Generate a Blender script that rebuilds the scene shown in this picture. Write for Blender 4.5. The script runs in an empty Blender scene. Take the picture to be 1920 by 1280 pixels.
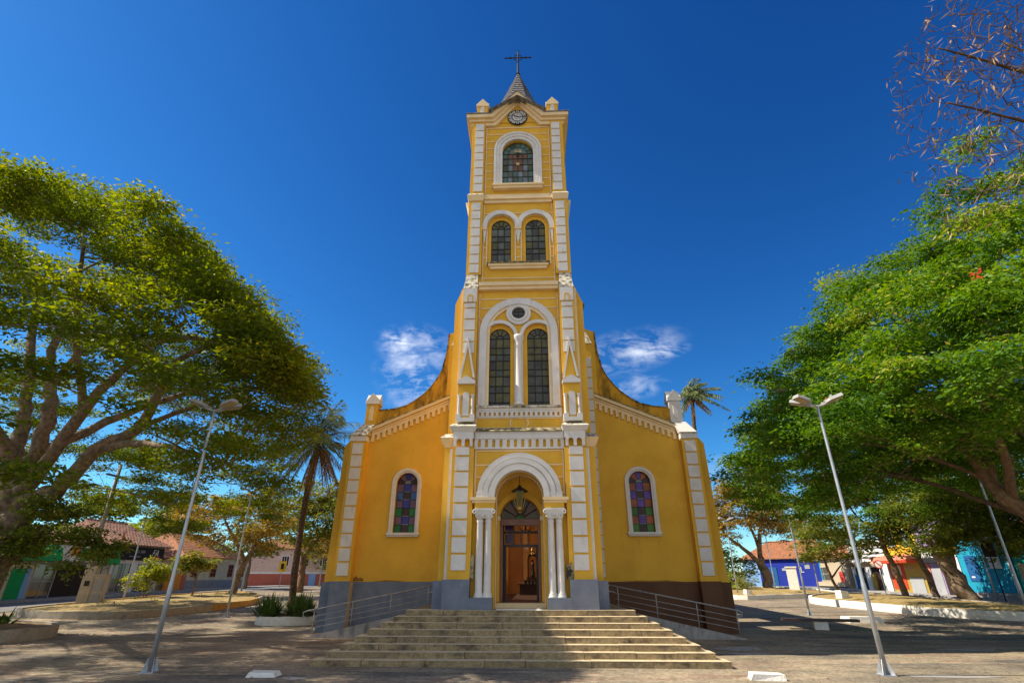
import bpy, math, random
import numpy as np
from math import sin, cos, pi, sqrt, radians

random.seed(7)
RNG = np.random.default_rng(11)
scene = bpy.context.scene
COL = scene.collection

# ------------------------------------------------------------------ camera
CAM = (0.425, -17.816, 2.128)
cam_d = bpy.data.cameras.new('camera')
cam_d.sensor_width = 36.0
cam_d.lens = 36.0 * 964.2 / 1920.0
cam_d.clip_end = 3000
cam = bpy.data.objects.new('camera', cam_d)
COL.objects.link(cam)
cam.location = CAM
cam.rotation_euler = (pi / 2 + 0.4298, 0, 0.0372)
scene.camera = cam

# ------------------------------------------------------------------ light
SUN_EL = radians(46)
SUN_BACK = radians(-3.0)         # the sun stands left of the church and only grazes its front
sdir = (-cos(SUN_EL) * cos(SUN_BACK), cos(SUN_EL) * sin(SUN_BACK), sin(SUN_EL))
sun_d = bpy.data.lights.new('sun', 'SUN')
sun_d.energy = 5.0
sun_d.angle = radians(0.5)
sun_d.color = (1.0, 0.90, 0.74)
sun = bpy.data.objects.new('sun', sun_d)
COL.objects.link(sun)
from mathutils import Vector, Matrix
sun.rotation_euler = Vector(sdir).to_track_quat('Z', 'Y').to_euler()
sun.location = (-60, 0, 80)

world = bpy.data.worlds.new('World')
scene.world = world
world.use_nodes = True
wn, wl = world.node_tree.nodes, world.node_tree.links
wn.clear()
w_out = wn.new('ShaderNodeOutputWorld')
w_bg = wn.new('ShaderNodeBackground')
w_bg.inputs['Strength'].default_value = 0.15
sky = wn.new('ShaderNodeTexSky')
sky.sky_type = 'NISHITA'
sky.sun_disc = False
sky.sun_elevation = SUN_EL
sky.sun_rotation = radians(-90)
sky.altitude = 700
sky.air_density = 1.0
sky.dust_density = 0.25
sky.ozone_density = 3.0
# deep clean blue ahead (northern half), unseen bright haze added behind the viewer to fill the shaded front
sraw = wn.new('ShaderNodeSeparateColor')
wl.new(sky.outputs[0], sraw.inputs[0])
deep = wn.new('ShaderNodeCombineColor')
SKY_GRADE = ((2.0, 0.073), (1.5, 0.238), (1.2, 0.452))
# thin clouds low over the square: noise on the direction, kept inside a few soft patches
geo = wn.new('ShaderNodeTexCoord')
sep = wn.new('ShaderNodeSeparateXYZ')
wl.new(geo.outputs['Generated'], sep.inputs[0])


def wmath(op, a, b=None, c=None):
    n = wn.new('ShaderNodeMath')
    n.operation = op
    for i, v in enumerate((a, b, c)):
        if v is None:
            continue
        if isinstance(v, (int, float)):
            n.inputs[i].default_value = v
        else:
            wl.new(v, n.inputs[i])
    return n.outputs[0]


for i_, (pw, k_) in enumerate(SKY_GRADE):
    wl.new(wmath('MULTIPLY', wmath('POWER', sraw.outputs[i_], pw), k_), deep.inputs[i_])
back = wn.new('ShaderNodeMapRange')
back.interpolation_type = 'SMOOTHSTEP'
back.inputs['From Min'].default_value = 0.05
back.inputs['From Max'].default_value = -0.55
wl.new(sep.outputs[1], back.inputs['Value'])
back_fill = wn.new('ShaderNodeMix')
back_fill.data_type = 'RGBA'
back_fill.inputs[0].default_value = 0.5
back_fill.inputs[7].default_value = (3.7, 3.5, 3.3, 1)
wl.new(sky.outputs[0], back_fill.inputs[6])
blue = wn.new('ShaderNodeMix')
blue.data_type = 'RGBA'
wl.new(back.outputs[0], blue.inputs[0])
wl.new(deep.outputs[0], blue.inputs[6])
wl.new(back_fill.outputs[2], blue.inputs[7])

ysafe = wmath('MAXIMUM', sep.outputs[1], 0.05)
cu = wmath('DIVIDE', sep.outputs[0], ysafe)
cv = wmath('DIVIDE', sep.outputs[2], ysafe)
comb = wn.new('ShaderNodeCombineXYZ')
wl.new(cu, comb.inputs[0])
wl.new(cv, comb.inputs[1])


def wnoise(scale, sx, sy, rot, detail, dist, off):
    mp = wn.new('ShaderNodeMapping')
    mp.inputs['Location'].default_value = (off, off * 0.7, 0)
    mp.inputs['Rotation'].default_value = (0, 0, rot)
    mp.inputs['Scale'].default_value = (sx, sy, 1)
    wl.new(comb.outputs[0], mp.inputs[0])
    n = wn.new('ShaderNodeTexNoise')
    n.inputs['Scale'].default_value = scale
    n.inputs['Detail'].default_value = detail
    n.inputs['Roughness'].default_value = 0.6
    n.inputs['Distortion'].default_value = dist
    wl.new(mp.outputs[0], n.inputs['Vector'])
    return n.outputs[0]


cloud = None
#        u0      v0     ru    rv    rot   gain  lo   seed  streak
for (u0, v0, ru, rv, rot, gain, lo, sd, stk) in [
        (-0.270, 0.466, 0.058, 0.036, -0.10, 1.25, 0.45, 3.1, 0.9),
        (-0.245, 0.452, 0.10, 0.062, -0.2, 0.7, 0.46, 13.1, 1.2),
        (-0.235, 0.372, 0.13, 0.085, -0.85, 0.8, 0.46, 7.7, 1.1),
        (0.262, 0.432, 0.085, 0.026, 0.12, 0.95, 0.45, 1.3, 0.5),
        (0.205, 0.432, 0.15, 0.058, 0.25, 0.6, 0.45, 11.3, 0.3),
        (0.195, 0.350, 0.10, 0.034, 0.12, 0.6, 0.45, 5.9, 0.2),
        (0.42, 0.195, 0.16, 0.030, 0.1, 0.45, 0.42, 4.4, 0.1),
        (0.62, 0.13, 0.22, 0.025, 0.1, 0.5, 0.42, 2.4, 0.1)]:
    du = wmath('SUBTRACT', cu, u0)
    dv = wmath('SUBTRACT', cv, v0)
    ur = wmath('ADD', wmath('MULTIPLY', du, cos(rot) / ru), wmath('MULTIPLY', dv, sin(rot) / ru))
    vr = wmath('ADD', wmath('MULTIPLY', du, -sin(rot) / rv), wmath('MULTIPLY', dv, cos(rot) / rv))
    r2 = wmath('ADD', wmath('MULTIPLY', ur, ur), wmath('MULTIPLY', vr, vr))
    msk = wmath('MAXIMUM', wmath('SUBTRACT', 1.0, r2), 0.0)
    big = wnoise(16.0, 1.0, 1.3, stk, 4, 0.35, sd)
    fine = wnoise(21.0, 0.7, 1.7, stk, 12, 1.6, sd * 1.7)
    body = wmath('ADD', wmath('MULTIPLY', big, 0.55), wmath('MULTIPLY', fine, 0.45))
    m = wmath('MULTIPLY', wmath('MAXIMUM', wmath('SUBTRACT', body, lo), 0.0), 3.4)
    m = wmath('MULTIPLY', wmath('MULTIPLY', m, wmath('POWER', msk, 1.3)), gain)
    cloud = m if cloud is None else wmath('ADD', cloud, m)
cloud = wmath('MINIMUM', cloud, 0.85)
front = wmath('GREATER_THAN', sep.outputs[1], 0.05)
cloud = wmath('MULTIPLY', cloud, front)
cmix = wn.new('ShaderNodeMix')
cmix.data_type = 'RGBA'
wl.new(cloud, cmix.inputs[0])
wl.new(blue.outputs[2], cmix.inputs[6])
cmix.inputs[7].default_value = (4.6, 4.8, 5.2, 1)
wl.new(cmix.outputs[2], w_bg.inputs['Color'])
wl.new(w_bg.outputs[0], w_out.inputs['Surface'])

scene.view_settings.view_transform = 'Standard'
scene.view_settings.look = 'None'
scene.view_settings.gamma = 1
scene.view_settings.exposure = 0.76
scene.cycles.max_bounces = 6
scene.cycles.transparent_max_bounces = 8


# ------------------------------------------------------------------ materials
def mat(name, base, base2=None, scale=3.0, rough=0.85, bump=0.0, bscale=40.0, metal=0.0, spec=0.3,
        stain=None, stain_amt=0.0, stain_scale=1.5, stretch=(1, 1, 1), mixr=(0.35, 0.65)):
    m = bpy.data.materials.new(name)
    m.use_nodes = True
    nt = m.node_tree
    b = nt.nodes['Principled BSDF']
    b.inputs['Roughness'].default_value = rough
    b.inputs['Metallic'].default_value = metal
    b.inputs['Specular IOR Level'].default_value = spec
    base2 = base2 or tuple(c * 0.86 for c in base)
    tc = nt.nodes.new('ShaderNodeTexCoord')
    n = nt.nodes.new('ShaderNodeTexNoise')
    n.inputs['Scale'].default_value = scale
    n.inputs['Detail'].default_value = 6
    n.inputs['Roughness'].default_value = 0.6
    nt.links.new(tc.outputs['Object'], n.inputs['Vector'])
    r = nt.nodes.new('ShaderNodeValToRGB')
    r.color_ramp.elements[0].position = mixr[0]
    r.color_ramp.elements[1].position = mixr[1]
    r.color_ramp.elements[0].color = (*base2, 1)
    r.color_ramp.elements[1].color = (*base, 1)
    nt.links.new(n.outputs[0], r.inputs[0])
    col = r.outputs[0]
    if stain:
        mp = nt.nodes.new('ShaderNodeMapping')
        mp.inputs['Scale'].default_value = stretch
        nt.links.new(tc.outputs['Object'], mp.inputs[0])
        n2 = nt.nodes.new('ShaderNodeTexNoise')
        n2.inputs['Scale'].default_value = stain_scale
        n2.inputs['Detail'].default_value = 8
        n2.inputs['Roughness'].default_value = 0.7
        nt.links.new(mp.outputs[0], n2.inputs['Vector'])
        r2 = nt.nodes.new('ShaderNodeValToRGB')
        r2.color_ramp.elements[0].position = 1 - stain_amt - 0.12
        r2.color_ramp.elements[1].position = 1 - stain_amt + 0.08
        r2.color_ramp.elements[0].color = (0, 0, 0, 1)
        r2.color_ramp.elements[1].color = (1, 1, 1, 1)
        nt.links.new(n2.outputs[0], r2.inputs[0])
        mx = nt.nodes.new('ShaderNodeMix')
        mx.data_type = 'RGBA'
        nt.links.new(r2.outputs[0], mx.inputs[0])
        nt.links.new(col, mx.inputs[6])
        mx.inputs[7].default_value = (*stain, 1)
        col = mx.outputs[2]
    nt.links.new(col, b.inputs['Base Color'])
    if bump:
        n3 = nt.nodes.new('ShaderNodeTexNoise')
        n3.inputs['Scale'].default_value = bscale
        n3.inputs['Detail'].default_value = 4
        nt.links.new(tc.outputs['Object'], n3.inputs['Vector'])
        bp = nt.nodes.new('ShaderNodeBump')
        bp.inputs['Strength'].default_value = bump
        bp.inputs['Distance'].default_value = 0.03
        nt.links.new(n3.outputs[0], bp.inputs['Height'])
        nt.links.new(bp.outputs[0], b.inputs['Normal'])
    return m


def leaf_mat(name, c1, c2, c3=None, trans=0.35, rough=0.55):
    """two-tone leaves: every leaf its own tint, every clump its own age ('tint' attribute)"""
    m = bpy.data.materials.new(name)
    m.use_nodes = True
    nt = m.node_tree
    nt.nodes.clear()
    out = nt.nodes.new('ShaderNodeOutputMaterial')
    at = nt.nodes.new('ShaderNodeAttribute')
    at.attribute_name = 'tint'
    r = nt.nodes.new('ShaderNodeValToRGB')
    r.color_ramp.elements[0].position = 0.0
    r.color_ramp.elements[0].color = (*c1, 1)
    r.color_ramp.elements[1].position = 0.75
    r.color_ramp.elements[1].color = (*c2, 1)
    if c3:
        e = r.color_ramp.elements.new(1.0)
        e.color = (*c3, 1)
    nt.links.new(at.outputs['Fac'], r.inputs[0])
    d = nt.nodes.new('ShaderNodeBsdfPrincipled')
    d.inputs['Roughness'].default_value = rough
    d.inputs['Specular IOR Level'].default_value = 0.25
    t = nt.nodes.new('ShaderNodeBsdfTranslucent')
    hs = nt.nodes.new('ShaderNodeHueSaturation')
    hs.inputs['Hue'].default_value = 0.485
    hs.inputs['Saturation'].default_value = 1.1
    hs.inputs['Value'].default_value = 1.35
    nt.links.new(r.outputs[0], hs.inputs['Color'])
    nt.links.new(r.outputs[0], d.inputs['Base Color'])
    nt.links.new(hs.outputs[0], t.inputs['Color'])
    mx = nt.nodes.new('ShaderNodeMixShader')
    mx.inputs[0].default_value = trans
    nt.links.new(d.outputs[0], mx.inputs[1])
    nt.links.new(t.outputs[0], mx.inputs[2])
    nt.links.new(mx.outputs[0], out.inputs['Surface'])
    return m


def glass_mat(name, c, rough=0.22, spec=0.22):
    return mat(name, c, tuple(x * 0.55 for x in c), scale=2.2, rough=rough, spec=spec, bump=0.05, bscale=6)


M_ = {}
M_['yellow'] = mat('yellow_stucco', (0.72, 0.415, 0.046), (0.63, 0.35, 0.034), scale=0.9, bump=0.12, bscale=60,
                   stain=(0.54, 0.28, 0.026), stain_amt=0.30, stain_scale=2.6, stretch=(2.2, 2.2, 0.28))
M_['yellow_st'] = mat('yellow_stucco_streaked', (0.64, 0.33, 0.022), (0.52, 0.26, 0.018), scale=0.9, bump=0.12, bscale=60,
                      stain=(0.16, 0.09, 0.012), stain_amt=0.44, stain_scale=2.4, stretch=(1.2, 1, 0.35))
M_['cream'] = mat('cream_trim', (0.78, 0.60, 0.34), (0.70, 0.52, 0.28), scale=2, bump=0.05)
M_['white'] = mat('white_trim', (0.66, 0.63, 0.585), (0.58, 0.55, 0.50), scale=2.5, bump=0.06,
                  stain=(0.42, 0.38, 0.31), stain_amt=0.30, stain_scale=2.2, stretch=(1.5, 1, 0.5))
M_['mould'] = mat('mouldy_plaster', (0.36, 0.30, 0.16), (0.035, 0.03, 0.018), scale=5, bump=0.4, bscale=30, mixr=(0.42, 0.6))
M_['weathered'] = mat('weathered_white', (0.62, 0.57, 0.45), (0.10, 0.085, 0.05), scale=7, bump=0.3, bscale=30, mixr=(0.36, 0.56))
M_['bluegrey'] = mat('blue_grey_plinth_paint', (0.165, 0.185, 0.225), (0.115, 0.135, 0.175), scale=1.8, rough=0.6, bump=0.1,
                     stain=(0.33, 0.34, 0.35), stain_amt=0.27, stain_scale=7, stretch=(1.5, 1, 0.4))
M_['brownpl'] = mat('brown_plinth_paint', (0.115, 0.048, 0.018), (0.085, 0.035, 0.014), scale=1.2, rough=0.6, bump=0.08)
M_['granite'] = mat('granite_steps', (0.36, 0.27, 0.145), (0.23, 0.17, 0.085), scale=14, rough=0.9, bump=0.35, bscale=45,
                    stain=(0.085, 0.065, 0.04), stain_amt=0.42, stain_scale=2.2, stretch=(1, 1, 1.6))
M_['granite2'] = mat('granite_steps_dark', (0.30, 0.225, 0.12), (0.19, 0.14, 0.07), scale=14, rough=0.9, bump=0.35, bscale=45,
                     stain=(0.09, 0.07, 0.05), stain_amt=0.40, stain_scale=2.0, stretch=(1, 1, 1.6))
M_['tread'] = mat('worn_lit_granite_tread', (0.66, 0.53, 0.34), (0.50, 0.39, 0.24), scale=9, rough=0.9, bump=0.3, bscale=45,
                   stain=(0.2, 0.165, 0.11), stain_amt=0.33, stain_scale=2.5)  # paler than the risers: wear, plus the lit tops put into the colour
M_['concrete'] = mat('concrete', (0.36, 0.34, 0.31), (0.26, 0.245, 0.22), scale=3, bump=0.2,
                     stain=(0.09, 0.08, 0.07), stain_amt=0.36, stain_scale=2.5, stretch=(1.6, 1, 0.5))
M_['whitewash'] = mat('whitewashed_masonry', (0.80, 0.77, 0.70), (0.68, 0.64, 0.56), scale=3, bump=0.5, bscale=18,
                      stain=(0.30, 0.24, 0.16), stain_amt=0.30, stain_scale=4)
M_['greywash'] = mat('worn_whitewash', (0.42, 0.38, 0.31), (0.25, 0.21, 0.16), scale=4, bump=0.6, bscale=16,
                     stain=(0.10, 0.07, 0.05), stain_amt=0.36, stain_scale=4)
M_['yellowkerb'] = mat('yellow_kerb_paint', (0.46, 0.27, 0.045), (0.30, 0.17, 0.04), scale=3, bump=0.5, bscale=16)
M_['lead'] = mat('lead_came', (0.012, 0.012, 0.012), rough=0.6)
M_['glass_grey'] = glass_mat('grey_green_glass', (0.13, 0.145, 0.115))
M_['glass_dark'] = glass_mat('dark_glass', (0.085, 0.085, 0.066))
M_['glass_olive'] = glass_mat('olive_glass', (0.13, 0.118, 0.045))
M_['glass_moss'] = glass_mat('moss_glass', (0.085, 0.125, 0.07))
M_['glass_pale'] = glass_mat('pale_blue_glass', (0.20, 0.24, 0.26))
M_['glass_mint'] = glass_mat('mint_glass', (0.12, 0.20, 0.17))
M_['glass_orange'] = glass_mat('orange_glass', (0.19, 0.10, 0.05))
M_['glass_skin'] = glass_mat('ochre_glass', (0.55, 0.42, 0.22))
M_['glass_blue'] = glass_mat('blue_glass', (0.04, 0.05, 0.34))
M_['glass_sky'] = glass_mat('light_blue_glass', (0.05, 0.12, 0.33))
M_['glass_mauve'] = glass_mat('mauve_glass', (0.17, 0.09, 0.13))
M_['glass_brown'] = glass_mat('brown_glass', (0.055, 0.026, 0.012))
M_['glass_green'] = glass_mat('green_glass', (0.02, 0.17, 0.035))
M_['glass_lgreen'] = glass_mat('leaf_green_glass', (0.06, 0.18, 0.012))
M_['glass_amber'] = glass_mat('amber_glass', (0.34, 0.09, 0.012))
M_['glass_violet'] = glass_mat('violet_glass', (0.13, 0.06, 0.34))
M_['wood'] = mat('varnished_wood', (0.22, 0.075, 0.022), (0.13, 0.04, 0.012), scale=3, rough=0.35, spec=0.5, stain=None)
M_['darkwood'] = mat('dark_wood', (0.05, 0.022, 0.01), (0.03, 0.013, 0.007), scale=3, rough=0.4, spec=0.5)
M_['amberwall'] = mat('amber_interior_wall', (0.58, 0.27, 0.08), (0.48, 0.21, 0.06), scale=1.5)
M_['nave_floor'] = mat('nave_floor_tile', (0.50, 0.33, 0.18), (0.40, 0.25, 0.13), scale=2, rough=0.4)
M_['black'] = mat('black_iron', (0.012, 0.011, 0.010), rough=0.5)
M_['brass'] = mat('old_brass', (0.42, 0.25, 0.06), (0.28, 0.16, 0.04), scale=8, rough=0.4, metal=0.6)
M_['clock_white'] = mat('clock_enamel', (0.62, 0.60, 0.54), (0.42, 0.42, 0.40), scale=9, rough=0.5)
M_['galv'] = mat('galvanised_steel', (0.46, 0.48, 0.50), (0.34, 0.36, 0.39), scale=4, rough=0.42, metal=0.65)
M_['rail'] = mat('grey_rail_paint', (0.36, 0.35, 0.335), (0.24, 0.23, 0.215), scale=5, rough=0.5, metal=0.2)
M_['lampgrey'] = mat('lamp_housing_grey', (0.36, 0.355, 0.34), rough=0.45)
M_['lamplens'] = mat('lamp_lens', (0.46, 0.36, 0.20), rough=0.25)
M_['slate'] = mat('spire_shingle', (0.27, 0.26, 0.25), (0.10, 0.095, 0.09), scale=6, rough=0.42, bump=0.3, bscale=20)
M_['terracotta'] = mat('terracotta_tile', (0.42, 0.17, 0.075), (0.24, 0.10, 0.05), scale=5, bump=0.3, bscale=12,
                       stain=(0.12, 0.075, 0.05), stain_amt=0.40, stain_scale=3)
M_['oldtile'] = mat('old_roof_tile', (0.42, 0.215, 0.14), (0.21, 0.105, 0.07), scale=4, bump=0.3, bscale=12,
                    stain=(0.10, 0.065, 0.05), stain_amt=0.42, stain_scale=3)
M_['bark'] = mat('grey_brown_bark', (0.30, 0.215, 0.145), (0.125, 0.086, 0.055), scale=6, rough=0.95, bump=0.9, bscale=14,
                 stain=(0.055, 0.05, 0.02), stain_amt=0.38, stain_scale=1.6)
M_['bark_red'] = mat('reddish_bark', (0.22, 0.135, 0.075), (0.10, 0.06, 0.033), scale=6, rough=0.95, bump=0.8, bscale=14)
M_['bark_bare'] = mat('bare_twig_bark', (0.115, 0.062, 0.024), (0.06, 0.032, 0.012), scale=6, rough=0.9)
M_['bark_palm'] = mat('palm_bark', (0.17, 0.105, 0.06), (0.06, 0.038, 0.022), scale=8, rough=0.95, bump=0.8, bscale=16)
M_['soil'] = mat('dry_soil', (0.36, 0.24, 0.12), (0.20, 0.13, 0.07), scale=3, bump=0.5, bscale=12)
M_['leaf_left'] = leaf_mat('olive_feathery_leaves', (0.075, 0.122, 0.008), (0.20, 0.245, 0.014), (0.48, 0.40, 0.03), trans=0.55)
M_['leaf_right'] = leaf_mat('fresh_feathery_leaves', (0.050, 0.135, 0.011), (0.165, 0.30, 0.018), (0.40, 0.36, 0.07), trans=0.46)
M_['leaf_dark'] = leaf_mat('broad_dark_leaves', (0.075, 0.115, 0.012), (0.17, 0.21, 0.025), (0.40, 0.31, 0.04), trans=0.42)
M_['leaf_brown'] = leaf_mat('autumn_brown_leaves', (0.17, 0.135, 0.02), (0.36, 0.25, 0.04), (0.50, 0.31, 0.06), trans=0.4)
M_['leaf_lime'] = leaf_mat('lime_leaves', (0.14, 0.19, 0.012), (0.30, 0.33, 0.02), (0.45, 0.40, 0.04), trans=0.35)
M_['leaf_mixed'] = leaf_mat('green_and_gold_leaves', (0.10, 0.135, 0.018), (0.22, 0.235, 0.035), (0.44, 0.32, 0.06), trans=0.4)
M_['leaf_palm'] = leaf_mat('palm_leaflets', (0.13, 0.18, 0.07), (0.27, 0.32, 0.13), (0.44, 0.44, 0.22), trans=0.3, rough=0.4)
M_['leaf_dead'] = leaf_mat('dead_frond', (0.20, 0.11, 0.035), (0.36, 0.20, 0.06), (0.42, 0.27, 0.10), trans=0.25)
M_['pod'] = leaf_mat('dry_pods', (0.11, 0.06, 0.025), (0.28, 0.165, 0.08), (0.48, 0.34, 0.23), trans=0.15)
M_['leaf_agave'] = leaf_mat('strap_leaves', (0.035, 0.075, 0.012), (0.085, 0.14, 0.03), (0.16, 0.18, 0.05), trans=0.25)


# ------------------------------------------------------------------ mesh helpers
class MB:
    def __init__(self):
        self.v, self.f, self.m = [], [], []

    def add(self, vs, fs, m=0):
        o = len(self.v)
        self.v += [tuple(map(float, p)) for p in vs]
        for f in fs:
            self.f.append(tuple(i + o for i in f))
            self.m.append(m)

    def box(self, x0, x1, y0, y1, z0, z1, m=0):
        if x0 > x1:
            x0, x1 = x1, x0
        self.add([(x0, y0, z0), (x1, y0, z0), (x1, y1, z0), (x0, y1, z0), (x0, y0, z1), (x1, y0, z1), (x1, y1, z1), (x0, y1, z1)],
                 [(0, 3, 2, 1), (4, 5, 6, 7), (0, 1, 5, 4), (1, 2, 6, 5), (2, 3, 7, 6), (3, 0, 4, 7)], m)

    def prism(self, poly, y0, y1, m=0):
        """polygon in the x-z plane (counter-clockwise seen from -y) pushed from y0 (front) to y1"""
        n = len(poly)
        vs = [(x, y0, z) for x, z in poly] + [(x, y1, z) for x, z in poly]
        fs = [tuple(range(n)), tuple(range(2 * n - 1, n - 1, -1))]
        for i in range(n):
            j = (i + 1) % n
            fs.append((j, i, i + n, j + n))
        self.add(vs, fs, m)

    def hull2(self, a, b, m=0):
        """box-like solid between two quads a (bottom) and b (top), each 4 points"""
        self.add(list(a) + list(b), [(3, 2, 1, 0), (4, 5, 6, 7), (0, 1, 5, 4), (1, 2, 6, 5), (2, 3, 7, 6), (3, 0, 4, 7)], m)

    def arch(self, cx, zs, r0, r1, zb, y0, y1, m=0, n=26, legs=True):
        """arch band with legs down to zb"""
        ins, outs = [], []
        if legs:
            ins.append((cx - r0, zb))
            outs.append((cx - r1, zb))
        for i in range(n + 1):
            a = pi - pi * i / n
            ins.append((cx + r0 * cos(a), zs + r0 * sin(a)))
            outs.append((cx + r1 * cos(a), zs + r1 * sin(a)))
        if legs:
            ins.append((cx + r0, zb))
            outs.append((cx + r1, zb))
        k = len(ins)
        vs = [(x, y0, z) for x, z in ins] + [(x, y0, z) for x, z in outs] + [(x, y1, z) for x, z in ins] + [(x, y1, z) for x, z in outs]
        fs = []
        for i in range(k - 1):
            fs.append((i, i + 1, k + i + 1, k + i))
            fs.append((2 * k + i, 3 * k + i, 3 * k + i + 1, 2 * k + i + 1))
            fs.append((i, 2 * k + i, 2 * k + i + 1, i + 1))
            fs.append((k + i, k + i + 1, 3 * k + i + 1, 3 * k + i))
        fs.append((0, k, 3 * k, 2 * k))
        e = k - 1
        fs.append((e, 2 * k + e, 3 * k + e, k + e))
        self.add(vs, fs, m)

    def ring(self, cx, cz, r0, r1, y0, y1, m=0, n=36, sx=1.0):
        p = []
        for r, y in ((r0, y0), (r1, y0), (r1, y1), (r0, y1)):
            p.append([(cx + sx * r * cos(2 * pi * i / n), y, cz + r * sin(2 * pi * i / n)) for i in range(n)])
        vs = sum(p, [])
        fs = []
        for q in range(4):
            q2 = (q + 1) % 4
            for i in range(n):
                j = (i + 1) % n
                fs.append((q * n + i, q * n + j, q2 * n + j, q2 * n + i))
        self.add(vs, fs, m)

    def disc(self, cx, cz, r, y0, y1, m=0, n=36):
        self.prism([(cx + r * cos(2 * pi * i / n), cz + r * sin(2 * pi * i / n)) for i in range(n)], y0, y1, m)

    def wall(self, x0, x1, z0, z1, y, depth, opens=(), m=0, mr=None):
        """front wall with round-headed openings (cx, half width, bottom, springing); reveals go back by depth"""
        mr = m if mr is None else mr
        xs = {x0, x1}
        for (cx, hw, zb, zs) in opens:
            for i in range(25):
                xs.add(round(cx - hw * cos(pi * i / 24), 5))
        xs = sorted(xs)

        def q(a, b, za0, za1, zb0, zb1):
            self.add([(a, y, za0), (b, y, zb0), (b, y, zb1), (a, y, za1)], [(0, 1, 2, 3)], m)
        for a, b in zip(xs[:-1], xs[1:]):
            mid = (a + b) / 2
            op = None
            for o in opens:
                if abs(mid - o[0]) < o[1]:
                    op = o
            if op is None:
                q(a, b, z0, z1, z0, z1)
            else:
                cx, hw, zb, zs = op
                ha = zs + sqrt(max(0, hw * hw - (a - cx) ** 2))
                hb = zs + sqrt(max(0, hw * hw - (b - cx) ** 2))
                if zb > z0 + 1e-4:
                    q(a, b, z0, zb, z0, zb)
                    self.add([(a, y, zb), (a, y + depth, zb), (b, y + depth, zb), (b, y, zb)], [(0, 3, 2, 1)], mr)
                q(a, b, ha, z1, hb, z1)
                self.add([(a, y, ha), (b, y, hb), (b, y + depth, hb), (a, y + depth, ha)], [(0, 1, 2, 3)], mr)
        for (cx, hw, zb, zs) in opens:
            self.add([(cx - hw, y, zb), (cx - hw, y, zs), (cx - hw, y + depth, zs), (cx - hw, y + depth, zb)], [(0, 1, 2, 3)], mr)
            self.add([(cx + hw, y, zb), (cx + hw, y, zs), (cx + hw, y + depth, zs), (cx + hw, y + depth, zb)], [(3, 2, 1, 0)], mr)

    def lathe(self, cx, cy, prof, n=20, m=0):
        vs, fs = [], []
        for r, z in prof:
            vs += [(cx + r * cos(2 * pi * i / n), cy + r * sin(2 * pi * i / n), z) for i in range(n)]
        for k in range(len(prof) - 1):
            for i in range(n):
                j = (i + 1) % n
                fs.append((k * n + i, k * n + j, (k + 1) * n + j, (k + 1) * n + i))
        fs.append(tuple(range(n - 1, -1, -1)))
        fs.append(tuple(range((len(prof) - 1) * n, len(prof) * n)))
        self.add(vs, fs, m)

    def tube(self, pts, radii, n=8, m=0, cap=True):
        P = [Vector(p) for p in pts]
        if isinstance(radii, (int, float)):
            radii = [radii] * len(P)
        vs, fs = [], []
        ref = Vector((0, 0, 1))
        t0 = (P[1] - P[0]).normalized()
        if abs(t0.dot(ref)) > 0.9:
            ref = Vector((0, 1, 0))
        u = t0.cross(ref).normalized()
        for i, p in enumerate(P):
            a = P[max(0, i - 1)]
            b = P[min(len(P) - 1, i + 1)]
            t = (b - a).normalized()
            u = (u - t * u.dot(t)).normalized()
            w = t.cross(u)
            for k in range(n):
                an = 2 * pi * k / n
                vs.append(p + (u * cos(an) + w * sin(an)) * radii[i])
        for i in range(len(P) - 1):
            for k in range(n):
                j = (k + 1) % n
                fs.append((i * n + k, i * n + j, (i + 1) * n + j, (i + 1) * n + k))
        if cap:
            fs.append(tuple(range(n - 1, -1, -1)))
            fs.append(tuple(range((len(P) - 1) * n, len(P) * n)))
        self.add(vs, fs, m)

    def mesh(self, name, mats):
        me = bpy.data.meshes.new(name)
        me.from_pydata(self.v, [], self.f)
        for x in mats:
            me.materials.append(M_[x] if isinstance(x, str) else x)
        me.polygons.foreach_set('material_index', self.m)
        me.update()
        return me

    def build(self, name, mats, parent=None, smooth=False, loc=None):
        if isinstance(mats, str):
            mats = [mats]
        me = self.mesh(name, mats)
        if smooth:
            me.polygons.foreach_set('use_smooth', [True] * len(me.polygons))
        o = bpy.data.objects.new(name, me)
        COL.objects.link(o)
        if parent:
            o.parent = parent
        if loc:
            o.location = loc
        return o


def tag(o, label=None, cat=None, group=None, kind=None):
    if label:
        o['label'] = label
    if cat:
        o['category'] = cat
    if group:
        o['group'] = group
    if kind:
        o['kind'] = kind
    return o


def thing(name, label, cat, loc=(0, 0, 0), rz=0.0, group=None):
    o = bpy.data.objects.new(name, None)
    o.empty_display_size = 0.3
    COL.objects.link(o)
    o.location = loc
    o.rotation_euler = (0, 0, rz)
    return tag(o, label, cat, group)


def copy_tree(o, parent=None):
    c = o.copy()
    COL.objects.link(c)
    if parent:
        c.parent = parent
    for ch in list(o.children):
        copy_tree(ch, c)
    return c


def text_part(body, size, loc, rot, matname, parent, name='lettering', extrude=0.01, align='LEFT', sx=1.0, shear=0.0):
    cu_ = bpy.data.curves.new(name, 'FONT')
    cu_.body = body
    cu_.size = size
    cu_.extrude = extrude
    cu_.align_x = align
    cu_.shear = shear
    tmp = bpy.data.objects.new('tmp_text', cu_)
    COL.objects.link(tmp)
    dg = bpy.context.evaluated_depsgraph_get()
    me = bpy.data.meshes.new_from_object(tmp.evaluated_get(dg))
    bpy.data.objects.remove(tmp)
    bpy.data.curves.remove(cu_)
    me.materials.clear()
    me.materials.append(M_[matname])
    o = bpy.data.objects.new(name, me)
    COL.objects.link(o)
    o.parent = parent
    o.location = loc
    o.rotation_euler = rot
    o.scale = (sx, 1, 1)
    return o


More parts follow.
